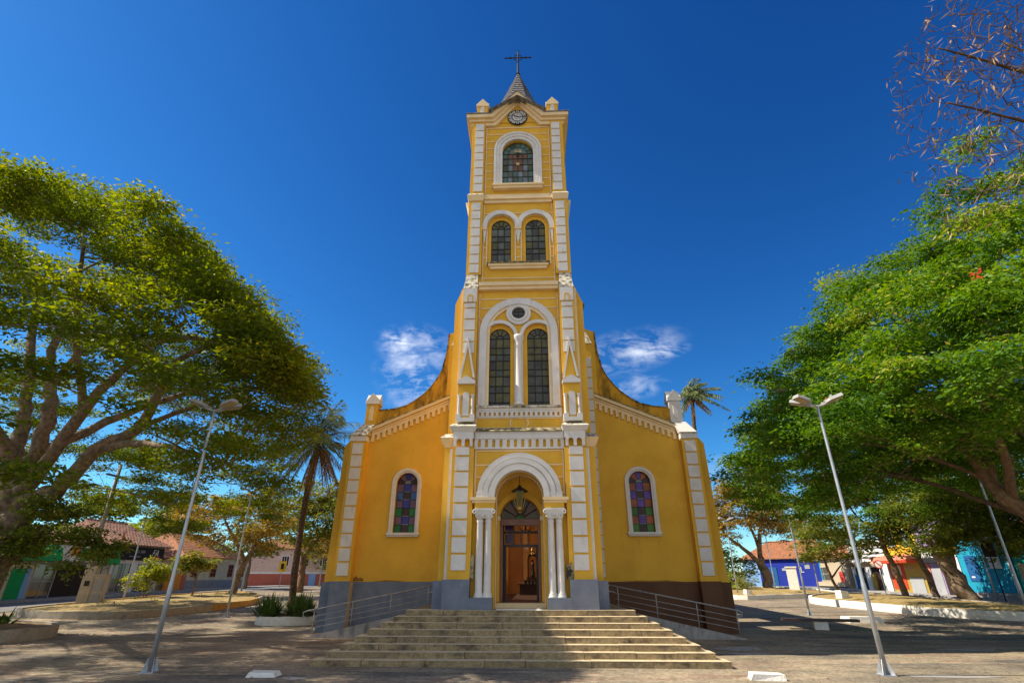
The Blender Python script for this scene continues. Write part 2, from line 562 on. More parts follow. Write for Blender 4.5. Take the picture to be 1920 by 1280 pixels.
def gz(x, y):
    d = math.hypot(x - CAM[0], y - CAM[1])
    return 0.02 * min(max(0.0, d - 30.0), 45.0)


# ------------------------------------------------------------------ ground
def ground_mat():
    m = bpy.data.materials.new('square_paving')
    m.use_nodes = True
    nt = m.node_tree
    N, Lk = nt.nodes, nt.links
    b = N['Principled BSDF']
    b.inputs['Roughness'].default_value = 0.9
    b.inputs['Specular IOR Level'].default_value = 0.2
    tc = N.new('ShaderNodeTexCoord')

    def noise(scale, detail=6, rough=0.6, dist=0.0, vec=None):
        n = N.new('ShaderNodeTexNoise')
        n.inputs['Scale'].default_value = scale
        n.inputs['Detail'].default_value = detail
        n.inputs['Roughness'].default_value = rough
        n.inputs['Distortion'].default_value = dist
        Lk.new(vec or tc.outputs['Object'], n.inputs['Vector'])
        return n.outputs[0]

    def ramp(src, stops):
        r = N.new('ShaderNodeValToRGB')
        r.color_ramp.elements[0].position = stops[0][0]
        r.color_ramp.elements[0].color = (*stops[0][1], 1)
        r.color_ramp.elements[1].position = stops[-1][0]
        r.color_ramp.elements[1].color = (*stops[-1][1], 1)
        for p, c in stops[1:-1]:
            e = r.color_ramp.elements.new(p)
            e.color = (*c, 1)
        Lk.new(src, r.inputs[0])
        return r.outputs[0]

    def mix(fac, a, bb, mode='MIX'):
        x = N.new('ShaderNodeMix')
        x.data_type = 'RGBA'
        x.blend_type = mode
        if isinstance(fac, float):
            x.inputs[0].default_value = fac
        else:
            Lk.new(fac, x.inputs[0])
        for i, v in ((6, a), (7, bb)):
            if isinstance(v, tuple):
                x.inputs[i].default_value = (*v, 1)
            else:
                Lk.new(v, x.inputs[i])
        return x.outputs[2]
    # broad bands of grey, tan and rose stone that wander across the square
    mp = N.new('ShaderNodeMapping')
    mp.inputs['Scale'].default_value = (0.10, 0.55, 1)
    mp.inputs['Rotation'].default_value = (0, 0, 0.06)
    Lk.new(tc.outputs['Object'], mp.inputs[0])
    bands = noise(1.0, 3, 0.5, 1.2, mp.outputs[0])
    col = ramp(bands, [(0.34, (0.17, 0.15, 0.125)), (0.43, (0.285, 0.235, 0.165)), (0.50, (0.335, 0.275, 0.19)),
                       (0.545, (0.29, 0.20, 0.145)), (0.58, (0.285, 0.24, 0.175)), (0.66, (0.165, 0.15, 0.13))])
    vo = N.new('ShaderNodeTexVoronoi')
    vo.inputs['Scale'].default_value = 11
    Lk.new(tc.outputs['Object'], vo.inputs['Vector'])
    sepc = N.new('ShaderNodeSeparateColor')
    Lk.new(vo.outputs['Color'], sepc.inputs[0])
    tone = ramp(sepc.outputs[0], [(0.0, (0.72, 0.72, 0.72)), (1.0, (1.2, 1.2, 1.2))])
    col = mix(1.0, col, tone, 'MULTIPLY')
    vd = N.new('ShaderNodeTexVoronoi')
    vd.feature = 'DISTANCE_TO_EDGE'
    vd.inputs['Scale'].default_value = 11
    Lk.new(tc.outputs['Object'], vd.inputs['Vector'])
    joint = ramp(vd.outputs[0], [(0.0, (0.5, 0.5, 0.5)), (0.07, (1, 1, 1))])
    col = mix(0.45, col, joint, 'MULTIPLY')
    dirt = ramp(noise(0.35, 9, 0.7), [(0.38, (0.55, 0.55, 0.56)), (0.6, (1.12, 1.1, 1.06))])
    col = mix(0.75, col, dirt, 'MULTIPLY')
    spots = ramp(noise(3.0, 8, 0.75), [(0.62, (1, 1, 1)), (0.74, (0.6, 0.58, 0.55))])
    col = mix(0.6, col, spots, 'MULTIPLY')
    Lk.new(col, b.inputs['Base Color'])
    bp = N.new('ShaderNodeBump')
    bp.inputs['Strength'].default_value = 0.5
    bp.inputs['Distance'].default_value = 0.015
    Lk.new(vd.outputs[0], bp.inputs['Height'])
    Lk.new(bp.outputs[0], b.inputs['Normal'])
    return m


M_['paving'] = ground_mat()
M_['asphalt'] = mat('street_asphalt', (0.20, 0.19, 0.185), (0.15, 0.14, 0.135), scale=2, bump=0.3, bscale=60,
                    stain=(0.10, 0.095, 0.09), stain_amt=0.35, stain_scale=0.6)
M_['sidewalk'] = mat('sidewalk_concrete', (0.34, 0.32, 0.30), (0.26, 0.245, 0.23), scale=2, bump=0.2)

g = MB()
xs = list(np.arange(-90, 91, 3.0))
ys = list(np.arange(-40, 121, 3.0))
xs = [-1500, -500] + xs + [500, 1500]
ys = [-600, -200] + ys + [500, 2000]
idx = {}
for j, y in enumerate(ys):
    for i, x in enumerate(xs):
        idx[i, j] = len(g.v)
        g.v.append((float(x), float(y), gz(x, y)))
for j in range(len(ys) - 1):
    for i in range(len(xs) - 1):
        g.f.append((idx[i, j], idx[i + 1, j], idx[i + 1, j + 1], idx[i, j + 1]))
        g.m.append(0)
tag(g.build('ground', 'paving'), kind='structure')


def strip(name, x0, x1, y0, y1, m, up, step=2.0, nx=5):
    b = MB()
    ny = int((y1 - y0) / step) + 1
    for j in range(ny + 1):
        y = y0 + (y1 - y0) * j / ny
        for i in range(nx + 1):
            x = x0 + (x1 - x0) * i / nx
            b.v.append((x, y, gz(x, y) + up))
    for j in range(ny):
        for i in range(nx):
            a = j * (nx + 1) + i
            b.f.append((a, a + 1, a + nx + 2, a + nx + 1))
            b.m.append(0)
    return tag(b.build(name, m), kind='structure')


strip('road', -36.0, -30.2, -30, 70, 'asphalt', 0.03, nx=8)
strip('road', 29.8, 34.2, -30, 70, 'asphalt', 0.03, nx=8)


def kerbed(name, x0, x1, y0, y1, h):
    b = MB()
    n = 50
    for k in range(n):
        a, c = y0 + (y1 - y0) * k / n, y0 + (y1 - y0) * (k + 1) / n
        xm = (x0 + x1) / 2
        za, zc = gz(xm, a), gz(xm, c)
        b.hull2([(x0, a, za - .5), (x1, a, za - .5), (x1, c, zc - .5), (x0, c, zc - .5)],
                [(x0, a, za + h), (x1, a, za + h), (x1, c, zc + h), (x0, c, zc + h)])
    return tag(b.build(name, 'sidewalk'), kind='structure')


kerbed('sidewalk', -39.0, -36.0, -20, 68, 0.14)
kerbed('sidewalk', 34.2, 37.0, -20, 60, 0.14)

# ------------------------------------------------------------------ the church
church = thing('church', 'tall yellow church with white trim, clock tower, grey spire and curved gable walls', 'church')


def part(b, name, mats, parent=None, smooth=False):
    return b.build(name, mats, parent or church, smooth)


PLAT = 1.206
BACK = 5.6      # back of the upper tower
# stage: front of centre wall, half width of body, z0, z1
# --- tower walls
b = MB()
# stage 1
b.wall(-1.64, 1.64, 2.0, 6.92, 0.52, 0.98, [(0, 0.83, 2.0, 4.64)])
b.box(-1.64, -0.83, 0.52, 1.50, PLAT, 2.0)
b.box(0.83, 1.64, 0.52, 1.50, PLAT, 2.0)
b.box(-2.40, -1.64, 0.50, 7.0, 1.9, 6.9)
b.box(1.64, 2.40, 0.50, 7.0, 1.9, 6.9)
b.box(-2.74, -2.40, 0.86, 7.0, 1.9, 6.62)
b.box(2.40, 2.74, 0.86, 7.0, 1.9, 6.62)
b.box(-1.64, 1.64, 1.50, 7.0, 6.1, 6.44)
# back wall of the porch, with the doorway in it
b.wall(-1.64, 1.64, 1.36, 6.1, 1.50, 0.25, [(0, 0.72, 1.36, 4.03)])
part(b, 'tower_wall', ['yellow'])
# stage 2
b = MB()
b.wall(-1.62, 1.62, 6.9, 13.05, 0.82, 0.30, [(-0.765, 0.60, 8.0, 10.86), (0.765, 0.60, 8.0, 10.86)])
b.box(-1.62, 1.62, 1.12, 7.0, 6.9, 13.05)
b.box(-2.28, -1.62, 0.80, 7.0, 6.9, 13.2)
b.box(1.62, 2.28, 0.80, 7.0, 6.9, 13.2)
for s in (-1, 1):
    poly = [(s * 2.28, 6.9), (s * 2.66, 6.9), (s * 2.66, 12.55), (s * 2.28, 13.55)]
    b.prism(poly if s > 0 else poly[::-1], 1.10, 6.9)
    # little eave shelf where the side strip steps in
part(b, 'tower_wall', ['yellow'])
# stage 3 and 4
b = MB()
b.wall(-1.62, 1.62, 13.4, 18.0, 1.04, 0.30, [(-0.765, 0.60, 14.45, 16.42), (0.765, 0.60, 14.45, 16.42)])
b.box(-1.62, 1.62, 1.34, BACK, 13.2, 18.0)
b.box(-2.26, -1.62, 1.02, BACK, 13.2, 18.0)
b.box(1.62, 2.26, 1.02, BACK, 13.2, 18.0)
part(b, 'tower_wall', ['yellow'])
b = MB()
b.wall(-1.62, 1.62, 18.3, 23.0, 1.14, 0.30, [(0, 0.74, 18.8, 20.98)])
b.box(-1.62, 1.62, 1.44, BACK, 18.0, 23.0)
b.box(-2.26, -1.62, 1.12, BACK, 18.0, 23.0)
b.box(1.62, 2.26, 1.12, BACK, 18.0, 23.0)
part(b, 'tower_wall', ['yellow'])

# --- corner pilasters with white panels
def panels(bb, xa, xb, zlist, y, th=0.045):
    for z0, z1 in zlist:
        bb.box(xa, xb, y - th, y + 0.01, z0, z1, 1)


def split(z0, z1, n, gap):
    h = (z1 - z0 - gap * (n - 1)) / n
    return [(z0 + i * (h + gap), z0 + i * (h + gap) + h) for i in range(n)]


for s in (-1, 1):
    # stage 1
    b = MB()
    b.box(s * 1.60, s * 2.36, 0.30, 0.505, 2.06, 6.30, 0)
    pz = split(2.34, 5.98, 7, 0.065) + [(6.05, 6.33)]
    panels(b, s * 1.76, s * 2.24, pz, 0.30)
    b.box(s * 2.362, s * 2.47, 0.42, 0.87, 1.92, 6.30, 1)
    # little arched frieze on top of the pilaster
    b.box(s * 1.62, s * 2.36, 0.27, 0.50, 6.66, 6.90, 1)
    for xa, xb in ((1.66, 1.75), (1.935, 2.045), (2.23, 2.34)):
        b.box(s * xa, s * xb, 0.255, 0.31, 6.36, 6.66, 1)
    for xc in (1.842, 2.137):
        for k in range(8):
            a0, a1 = pi * k / 8, pi * (k + 1) / 8
            b.prism([(s * xc + .093 * cos(a1), 6.55 + .093 * sin(a1)), (s * xc + .093 * cos(a0), 6.55 + .093 * sin(a0)),
                     (s * xc + .093 * cos(a0), 6.67), (s * xc + .093 * cos(a1), 6.67)], 0.256, 0.30, 1)
    part(b, 'pilaster', ['yellow', 'white'])
    # cap of the pilaster and of the set-back strip
    b = MB()
    b.hull2([(s * 1.58, .25, 6.9), (s * 2.42, .25, 6.9), (s * 2.42, .52, 6.9), (s * 1.58, .52, 6.9)],
            [(s * 1.52, .12, 7.06), (s * 2.50, .12, 7.06), (s * 2.50, .52, 7.06), (s * 1.52, .52, 7.06)], 0)
    b.hull2([(s * 1.52, .12, 7.062), (s * 2.50, .12, 7.062), (s * 2.50, .80, 7.062), (s * 1.52, .80, 7.062)],
            [(s * 1.60, .40, 7.22), (s * 2.42, .40, 7.22), (s * 2.42, .80, 7.22), (s * 1.60, .80, 7.22)], 1)
    b.hull2([(s * 2.40, .84, 6.45), (s * 2.76, .84, 6.45), (s * 2.76, 1.6, 6.45), (s * 2.40, 1.6, 6.45)],
            [(s * 2.40, .70, 6.78), (s * 2.90, .70, 6.78), (s * 2.90, 1.6, 6.78), (s * 2.40, 1.6, 6.78)], 2)
    b.hull2([(s * 2.40, .68, 6.782), (s * 2.92, .68, 6.782), (s * 2.92, 1.7, 6.782), (s * 2.40, 1.7, 6.782)],
            [(s * 2.40, .95, 6.98), (s * 2.74, .95, 6.98), (s * 2.74, 1.7, 6.98), (s * 2.40, 1.7, 6.98)], 1)
    part(b, 'pilaster_cap', ['white', 'weathered', 'cream'])
    # stage 2
    b = MB()
    b.box(s * 1.66, s * 2.27, 0.60, 0.805, 7.0, 13.05, 0)
    pz2 = split(10.1, 12.05, 4, 0.06) + [(12.11, 12.30)]
    panels(b, s * 1.75, s * 2.19, pz2, 0.60)
    b.box(s * 1.70, s * 2.24, 0.53, 0.61, 12.36, 12.98, 1)
    b.arch(s * 1.97, 12.58, 0.07, 0.125, 12.37, 0.515, 0.56, 0, n=12)
    b.box(s * 2.275, s * 2.37, 0.70, 1.105, 7.25, 13.0, 2)
    # slender gable over a niche
    apex, zb_ = 10.72, 9.02
    for sg in (-1, 1):
        pol = [(s * 1.97 + sg * 0.30, zb_), (s * 1.97 + sg * 0.225, zb_), (s * 1.97, apex - .42), (s * 1.97, apex)]
        if sg > 0:
            pol = pol[::-1]
        b.prism(pol[::-1], 0.40, 0.60, 1)
    b.prism([(s * 1.97 - .225, zb_), (s * 1.97 + .225, zb_), (s * 1.97, apex - .42)], 0.47, 0.60, 0)
    b.prism([(s * 1.97 - .33, 8.74), (s * 1.97 + .33, 8.74), (s * 1.97 + .33, 8.86), (s * 1.97, 9.06), (s * 1.97 - .33, 8.86)], 0.30, 0.60, 1)
    b.prism([(s * 1.97 - .31, 8.30), (s * 1.97 + .31, 8.30), (s * 1.97 + .31, 8.74), (s * 1.97 - .31, 8.74)], 0.42, 0.60, 0)
    b.arch(s * 1.97, 8.32, 0.0, 0.12, 7.52, 0.405, 0.43, 1, n=12)
    b.box(s * 1.97 - .30, s * 1.97 + .30, 0.44, 0.60, 7.42, 8.30, 0)
    for dx in (-.25, .25):
        b.lathe(s * 1.97 + dx, 0.38, [(.06, 7.55), (.05, 7.62), (.048, 8.2), (.07, 8.28), (.075, 8.31)], 10, 1)
    b.box(s * 1.97 - .34, s * 1.97 + .34, 0.28, 0.60, 7.28, 7.42, 1)
    for dx in (-.25, .25):
        b.box(s * 1.97 + dx - .09, s * 1.97 + dx + .09, 0.285, 0.60, 7.42, 7.55, 1)
    part(b, 'pilaster', ['yellow', 'white', 'cream'])
    # weathered sloping block above it
    b = MB()
    b.hull2([(s * 1.66, .56, 13.02), (s * 2.27, .56, 13.02), (s * 2.27, 1.03, 13.02), (s * 1.66, 1.03, 13.02)],
            [(s * 1.70, .70, 13.42), (s * 2.24, .70, 13.42), (s * 2.24, 1.03, 13.42), (s * 1.70, 1.03, 13.42)], 0)
    b.hull2([(s * 1.71, .72, 13.424), (s * 2.23, .72, 13.424), (s * 2.23, 1.03, 13.424), (s * 1.71, 1.03, 13.424)],
            [(s * 1.72, .87, 13.86), (s * 2.20, .87, 13.86), (s * 2.20, 1.03, 13.86), (s * 1.72, 1.03, 13.86)], 0)
    part(b, 'weathering_block', ['weathered'])
    # stage 3
    b = MB()
    b.box(s * 1.60, s * 2.24, 0.86, 1.025, 13.86, 17.78, 0)
    panels(b, s * 1.70, s * 2.10, split(13.94, 17.66, 8, 0.06), 0.86)
    part(b, 'pilaster', ['yellow', 'white'])
    # stage 4
    b = MB()
    b.box(s * 1.60, s * 2.22, 0.96, 1.125, 18.3, 22.8, 0)
    panels(b, s * 1.66, s * 2.07, split(18.42, 22.66, 9, 0.06), 0.96)
    part(b, 'pilaster', ['yellow', 'white'])

# --- cream string courses (thin raised lines across the centre walls)
def course(bb, y, z, arches, xlim=1.56, t=0.045, th=0.03):
    """one raised line; arches = (cx, r, zs, zb) blocked areas"""
    cuts = []
    for cx, r, zs, zb in arches:
        if z < zb or z > zs + r:
            continue
        h = r if z <= zs else sqrt(max(0, r * r - (z - zs) ** 2))
        cuts.append((cx - h, cx + h))
    segs = [(-xlim, xlim)]
    for c0, c1 in cuts:
        new = []
        for a0, a1 in segs:
            if c1 <= a0 or c0 >= a1:
                new.append((a0, a1))
            else:
                if c0 > a0:
                    new.append((a0, c0))
                if c1 < a1:
                    new.append((c1, a1))
        segs = new
    for a0, a1 in segs:
        if a1 - a0 > 0.03:
            bb.box(a0, a1, y - th, y + 0.01, z, z + t, 0)


b = MB()
A1 = [(0, 1.44, 4.64, 4.3)]
for z in (4.78, 5.30, 5.72, 6.22):
    course(b, 0.52, z, A1)
for s in (-1, 1):
    b.box(s * 1.52, s * 1.575, 0.492, 0.53, 4.62, 6.30)
A2 = [(0, 1.56, 11.02, 7.9)]
for z in (11.65, 12.15, 12.58):
    course(b, 0.82, z, A2, 1.60)
for s in (-1, 1):
    b.box(s * 1.575, s * 1.625, 0.79, 0.83, 7.1, 12.86)
# panel under the stage-2 sill: frame and the two brackets of its medallion
b.box(-1.56, 1.56, 0.79, 0.83, 7.12, 7.17)
b.box(-1.56, 1.56, 0.79, 0.83, 7.50, 7.55)
for s in (-1, 1):
    for k in range(10):
        a0, a1 = -1.1 + 2.2 * k / 10, -1.1 + 2.2 * (k + 1) / 10
        r0, r1 = 0.25, 0.30
        pol = [(s * (.06 + r0 * cos(a0)), 7.335 + .2 * sin(a0) / .9), (s * (.06 + r1 * cos(a0)), 7.335 + .2 * sin(a0) / .9),
               (s * (.06 + r1 * cos(a1)), 7.335 + .2 * sin(a1) / .9), (s * (.06 + r0 * cos(a1)), 7.335 + .2 * sin(a1) / .9)]
        b.prism(pol if s > 0 else pol[::-1], 0.79, 0.83)
A3 = [(-.765, .83, 16.45, 14.4), (.765, .83, 16.45, 14.4)]
for z in (13.72,):
    course(b, 1.04, z, [], 1.56)
for z in (14.78, 15.28, 15.76):
    for (x0, x1) in ((-1.56, -1.42), (-.10, .10), (1.42, 1.56)):
        b.box(x0, x1, 1.01, 1.05, z, z + .05)
course(b, 1.04, 17.15, A3, 1.56)
for s in (-1, 1):
    b.box(s * 1.52, s * 1.575, 1.008, 1.05, 13.5, 17.70)
    for xx in (.765 - .66, .765 + .60):
        b.box(s * xx, s * (xx + .055), 1.0, 1.05, 14.42, 16.4)
A4 = [(0, 1.16, 20.98, 18.5)]
for z in (18.78, 19.26, 19.74, 20.22, 20.70, 21.18, 21.64, 22.10):
    course(b, 1.14, z, A4, 1.55)
course(b, 1.14, 22.52, [], 1.58, 0.06, 0.04)
for s in (-1, 1):
    b.box(s * 1.51, s * 1.565, 1.108, 1.15, 18.40, 22.52)
part(b, 'string_course', ['cream'])

# --- cornices
b = MB()   # stage 1: white band with a row of small niches
b.box(-1.60, 1.60, 0.40, 0.53, 6.66, 6.92, 0)
b.box(-1.60, 1.60, 0.44, 0.53, 6.30, 6.36, 0)
nn = 12
for k in range(nn + 1):
    xc = -1.56 + 3.12 * k / nn
    b.box(max(-1.6, xc - .075), min(1.6, xc + .075), 0.44, 0.53, 6.36, 6.66, 0)
for k in range(nn):
    xc = -1.56 + 3.12 * (k + .5) / nn
    for q in range(6):
        a0, a1 = pi * q / 6, pi * (q + 1) / 6
        b.prism([(xc + .057 * cos(a1), 6.58 + .06 * sin(a1)), (xc + .057 * cos(a0), 6.58 + .06 * sin(a0)),
                 (xc + .057 * cos(a0), 6.66), (xc + .057 * cos(a1), 6.66)], 0.441, 0.52, 0)
b.hull2([(-1.52, .30, 6.92), (1.52, .30, 6.92), (1.52, .84, 6.92), (-1.52, .84, 6.92)],
        [(-1.52, .52, 7.08), (1.52, .52, 7.08), (1.52, .84, 7.08), (-1.52, .84, 7.08)], 1)
part(b, 'cornice', ['white', 'mould'])
b = MB()   # band between stage 2 and 3
b.box(-1.64, 1.64, 0.62, 1.05, 12.98, 13.12, 0)
b.box(-1.64, 1.64, 0.54, 1.05, 13.12, 13.30, 0)
b.hull2([(-1.64, .53, 13.30), (1.64, .53, 13.30), (1.64, 1.05, 13.30), (-1.64, 1.05, 13.30)],
        [(-1.64, .70, 13.40), (1.64, .70, 13.40), (1.64, 1.05, 13.40), (-1.64, 1.05, 13.40)], 1)
part(b, 'cornice', ['cream', 'mould'])
b = MB()   # between stage 3 and 4
b.box(-1.56, 1.56, 0.95, 1.15, 17.74, 17.90, 0)
b.box(-1.56, 1.56, 0.86, 1.15, 17.90, 18.02, 0)
b.box(-1.56, 1.56, 0.99, 1.15, 18.12, 18.26, 0)
for s in (-1, 1):
    b.hull2([(s * 1.58, .82, 17.78), (s * 2.26, .82, 17.78), (s * 2.26, 1.4, 17.78), (s * 1.58, 1.4, 17.78)],
            [(s * 1.55, .72, 18.06), (s * 2.32, .72, 18.06), (s * 2.32, 1.4, 18.06), (s * 1.55, 1.4, 18.06)], 0)
    b.hull2([(s * 1.55, .72, 18.063), (s * 2.32, .72, 18.063), (s * 2.32, 1.4, 18.063), (s * 1.55, 1.4, 18.063)],
            [(s * 1.59, .92, 18.28), (s * 2.26, .92, 18.28), (s * 2.26, 1.4, 18.28), (s * 1.59, 1.4, 18.28)], 1)
    b.hull2([(s * 2.262, 1.2, 17.6), (s * 2.28, 1.2, 17.6), (s * 2.28, BACK, 17.6), (s * 2.262, BACK, 17.6)],
            [(s * 2.262, 1.2, 18.0), (s * 2.44, 1.2, 18.0), (s * 2.44, BACK, 18.0), (s * 2.262, BACK, 18.0)], 0)
part(b, 'cornice', ['cream', 'weathered'])
# tower top: cornice that rises into a gable on the front and on the sides
b = MB()


def gable_band(y0, y1, x_out, z_lo, z_hi, x_in_lo, x_in_hi, ap_lo, ap_hi, m):
    for s in (-1, 1):
        pol = [(s * x_out, z_lo), (s * x_in_lo, z_lo), (0, ap_lo), (0, ap_hi), (s * x_in_hi, z_hi), (s * x_out, z_hi)]
        a = [pol[0], pol[1], pol[4], pol[5]]
        c = [pol[1], pol[2], pol[3], pol[4]]
        for q in (a, c):
            b.prism(q if s > 0 else q[::-1], y0, y1, m)


gable_band(0.98, 1.15, 2.30, 22.62, 22.80, 1.10, 1.16, 24.02, 24.22, 0)
gable_band(0.88, 1.15, 2.40, 22.80, 22.95, 1.16, 1.21, 24.22, 24.38, 0)
gable_band(0.74, 1.15, 2.52, 22.95, 23.16, 1.21, 1.31, 24.38, 24.70, 0)
gable_band(0.69, 1.15, 2.56, 23.16, 23.21, 1.31, 1.33, 24.70, 24.77, 1)
for s in (-1, 1):
    for (xo, za, zb_) in ((2.31, 22.62, 22.80), (2.41, 22.80, 22.95), (2.53, 22.95, 23.16)):
        b.box(s * 2.26, s * xo, 1.151, BACK, za, zb_, 0)
    b.box(s * 2.262, s * 2.57, 1.152, BACK, 23.16, 23.21, 1)
b.prism([(-1.2, 22.9), (1.2, 22.9), (0, 24.2)], 1.09, 1.2, 2)
part(b, 'gable_cornice', ['cream', 'slate', 'yellow'])

# --- roof and spire
b = MB()
yc = 3.2
zr, ze = 24.15, 23.2
for s in (-1, 1):
    b.add([(0, .5, zr), (0, BACK + .4, zr), (s * 1.42, BACK + .4, ze), (s * 1.42, .5, ze)], [(0, 1, 2, 3) if s > 0 else (3, 2, 1, 0)], 0)
    b.add([(-2.6, yc, zr), (2.6, yc, zr), (2.6, yc + s * 1.42, ze), (-2.6, yc + s * 1.42, ze)], [(0, 1, 2, 3) if s < 0 else (3, 2, 1, 0)], 0)
b.box(-2.25, 2.25, 1.16, BACK, 23.0, 23.20, 0)
part(b, 'roof', ['slate'])
b = MB()
rings = 22
ztop, zbot, rbot = 29.05, 23.5, 1.95
n8 = 8
for k in range(rings):
    t0, t1 = k / rings, (k + 1) / rings
    z0, z1 = zbot + (ztop - zbot) * t0, zbot + (ztop - zbot) * t1
    r0, r1 = rbot * (1 - t0) + .05, rbot * (1 - t1) + .035
    vs = []
    for (r, z) in ((r0 + .03, z0), (r1 + .004, z1)):
        vs += [(r * cos(2 * pi * (i + .5) / n8), yc + r * sin(2 * pi * (i + .5) / n8), z) for i in range(n8)]
    b.add(vs, [(i, (i + 1) % n8, n8 + (i + 1) % n8, n8 + i) for i in range(n8)] + [tuple(range(n8 - 1, -1, -1))], 0)
for i in range(n8):
    an = 2 * pi * (i + .5) / n8
    b.tube([(1.66 * cos(an), yc + 1.66 * sin(an), zbot), (.05 * cos(an), yc + .05 * sin(an), ztop)], .03, 6, 0)
spire = part(b, 'spire', ['slate'])
b = MB()
b.tube([(0, yc, 29.0), (0, yc, 31.1)], [.065, .04], 8)
b.tube([(-.76, yc, 30.5), (.76, yc, 30.5)], .038, 8)
b.lathe(0, yc, [(.03, 28.95), (.14, 29.05), (.03, 29.18)], 12)
for dx in (-.45, .45):
    b.lathe(dx, yc, [(.02, 30.42), (.08, 30.5), (.02, 30.58)], 10)
nr = 24
ringp = [(.25 * cos(2 * pi * i / nr), yc, 30.5 + .25 * sin(2 * pi * i / nr)) for i in range(nr + 1)]
b.tube(ringp, .022, 6, cap=False)
for px, pz in ((-.76, 30.5), (.76, 30.5), (0, 31.1)):
    b.lathe(px, yc, [(.01, pz - .06), (.06, pz), (.01, pz + .06)], 8)
b.build('cross', 'black', spire)

# --- clock
b = MB()
CZ, CR = 23.20, .50
b.disc(0, CZ, CR, 1.04, 1.09, 0)
for k in range(12):
    an = 2 * pi * k / 12
    c_, s_ = cos(an), sin(an)
    for off in ((-.062, 0, .062) if k % 3 else (-.04, .04)):
        pts = []
        for rr, ww in ((.30, -.022), (.30, .022), (.455, .022), (.455, -.022)):
            lx, lz = off + ww, rr
            pts.append((lx * c_ + lz * s_, CZ + -lx * s_ + lz * c_))
        b.prism(pts[::-1], 1.032, 1.041, 1)
b.disc(0, CZ, .255, 1.030, 1.041, 1)
b.ring(0, CZ, .14, .155, 1.027, 1.031, 0)
clock = part(b, 'clock', ['black', 'clock_white'])
for nm, an, ln, w in (('hour_hand', radians(-62), .30, .026), ('minute_hand', radians(88), .45, .018)):
    b = MB()
    c_, s_ = cos(an), sin(an)
    pts = []
    for lx, lz in ((-w, -.07), (w, -.07), (w * .5, ln), (-w * .5, ln)):
        pts.append((lx * c_ + lz * s_, CZ - lx * s_ + lz * c_))
    b.prism(pts, 1.012, 1.024)
    b.build(nm, 'black', clock)

# --- pinnacles
def pinnacle(x, y, z0, z1, w, wall, cap, h=.36):
    bb = MB()
    bb.box(x - w, x + w, y - w, y + w, z0, z1 - h, 0)
    o_ = 1.18
    zc = z1 - h
    k = .12
    # two crossing little gables with white edges
    bb.prism([(x - w * o_, zc), (x + w * o_, zc), (x + w * o_, zc + k), (x, z1), (x - w * o_, zc + k)], y - w * o_, y + w * o_, 1)
    yz = [(y - w * o_ * .985, zc + .004), (y + w * o_ * .985, zc + .004), (y + w * o_ * .985, zc + k), (y, z1 - .004), (y - w * o_ * .985, zc + k)]
    n5 = len(yz)
    vs = [(x - w * o_ * 1.01, p, q) for p, q in yz] + [(x + w * o_ * 1.01, p, q) for p, q in yz]
    bb.add(vs, [tuple(range(n5 - 1, -1, -1)), tuple(range(n5, 2 * n5))] + [(i, (i + 1) % n5, n5 + (i + 1) % n5, n5 + i) for i in range(n5)], 1)
    # niche panel
    bb.arch(x, z0 + (zc - z0) * .80, 0, w * .36, z0 + (zc - z0) * .18, y - w - .03, y - w + .01, 2, n=12)
    return bb


for s in (-1, 1):
    part(pinnacle(s * 1.76, 1.12, 23.2, 24.30, .26, 0, 1, .50), 'pinnacle', ['yellow', 'cream', 'white'])

# --- tower windows
def stained(b_, cx, hw, zb, zs, y, cols, rows, pick, bars, fan=5, hub=.34, bw=.030):
    """panes and bars of one round-headed window: pick(c, r) gives a material index, bars is the lead index"""
    for c in range(cols):
        for r_ in range(len(rows) - 1):
            x0 = cx - hw + 2 * hw * c / cols
            x1 = cx - hw + 2 * hw * (c + 1) / cols
            z0 = zb + (zs - zb) * rows[r_]
            z1 = zb + (zs - zb) * rows[r_ + 1]
            b_.add([(x0, y, z0), (x1, y, z0), (x1, y, z1), (x0, y, z1)], [(0, 1, 2, 3)], pick(c, r_))
    for k in range(fan):
        a0, a1 = pi * k / fan, pi * (k + 1) / fan
        seg = 6
        vs = []
        for q in range(seg + 1):
            a = a0 + (a1 - a0) * q / seg
            vs.append((cx + hw * hub * cos(a), y, zs + hw * hub * sin(a)))
            vs.append((cx + hw * cos(a), y, zs + hw * sin(a)))
        b_.add(vs, [(2 * q, 2 * q + 1, 2 * q + 3, 2 * q + 2) for q in range(seg)], pick(-1, k))
    vs = [(cx + hw * hub * cos(pi * q / 10), y, zs + hw * hub * sin(pi * q / 10)) for q in range(11)]
    b_.add(vs, [tuple(range(11))], pick(-2, 0))
    yb0, yb1 = y - .025, y + .005
    for c in range(cols + 1):
        x = cx - hw + 2 * hw * c / cols
        b_.box(x - bw / 2, x + bw / 2, yb0, yb1, zb, zs, bars)
    for r_ in rows:
        z = zb + (zs - zb) * r_
        b_.box(cx - hw, cx + hw, yb0 - .002, yb1, z - bw / 2, z + bw / 2, bars)
    for k in range(fan + 1):
        a = pi * k / fan
        p0 = (cx + hw * hub * cos(a), y - .012, zs + hw * hub * sin(a))
        p1 = (cx + hw * cos(a), y - .012, zs + hw * sin(a))
        b_.tube([p0, p1], bw / 2, 5, bars)
    for rr in (hub, .99):
        b_.tube([(cx + hw * rr * cos(pi * q / 14), y - .012, zs + hw * rr * sin(pi * q / 14)) for q in range(15)], bw / 2, 5, bars)


GREY = ['glass_grey', 'glass_dark', 'glass_olive', 'glass_pale', 'lead']


def grey_pick(seed, w):
    rr = random.Random(seed)
    return lambda c, r_: rr.choices([0, 1, 2, 3], w)[0]


ROWS2 = [0, .07, .205, .30, .44, .535, .665, .76, .86, 1]
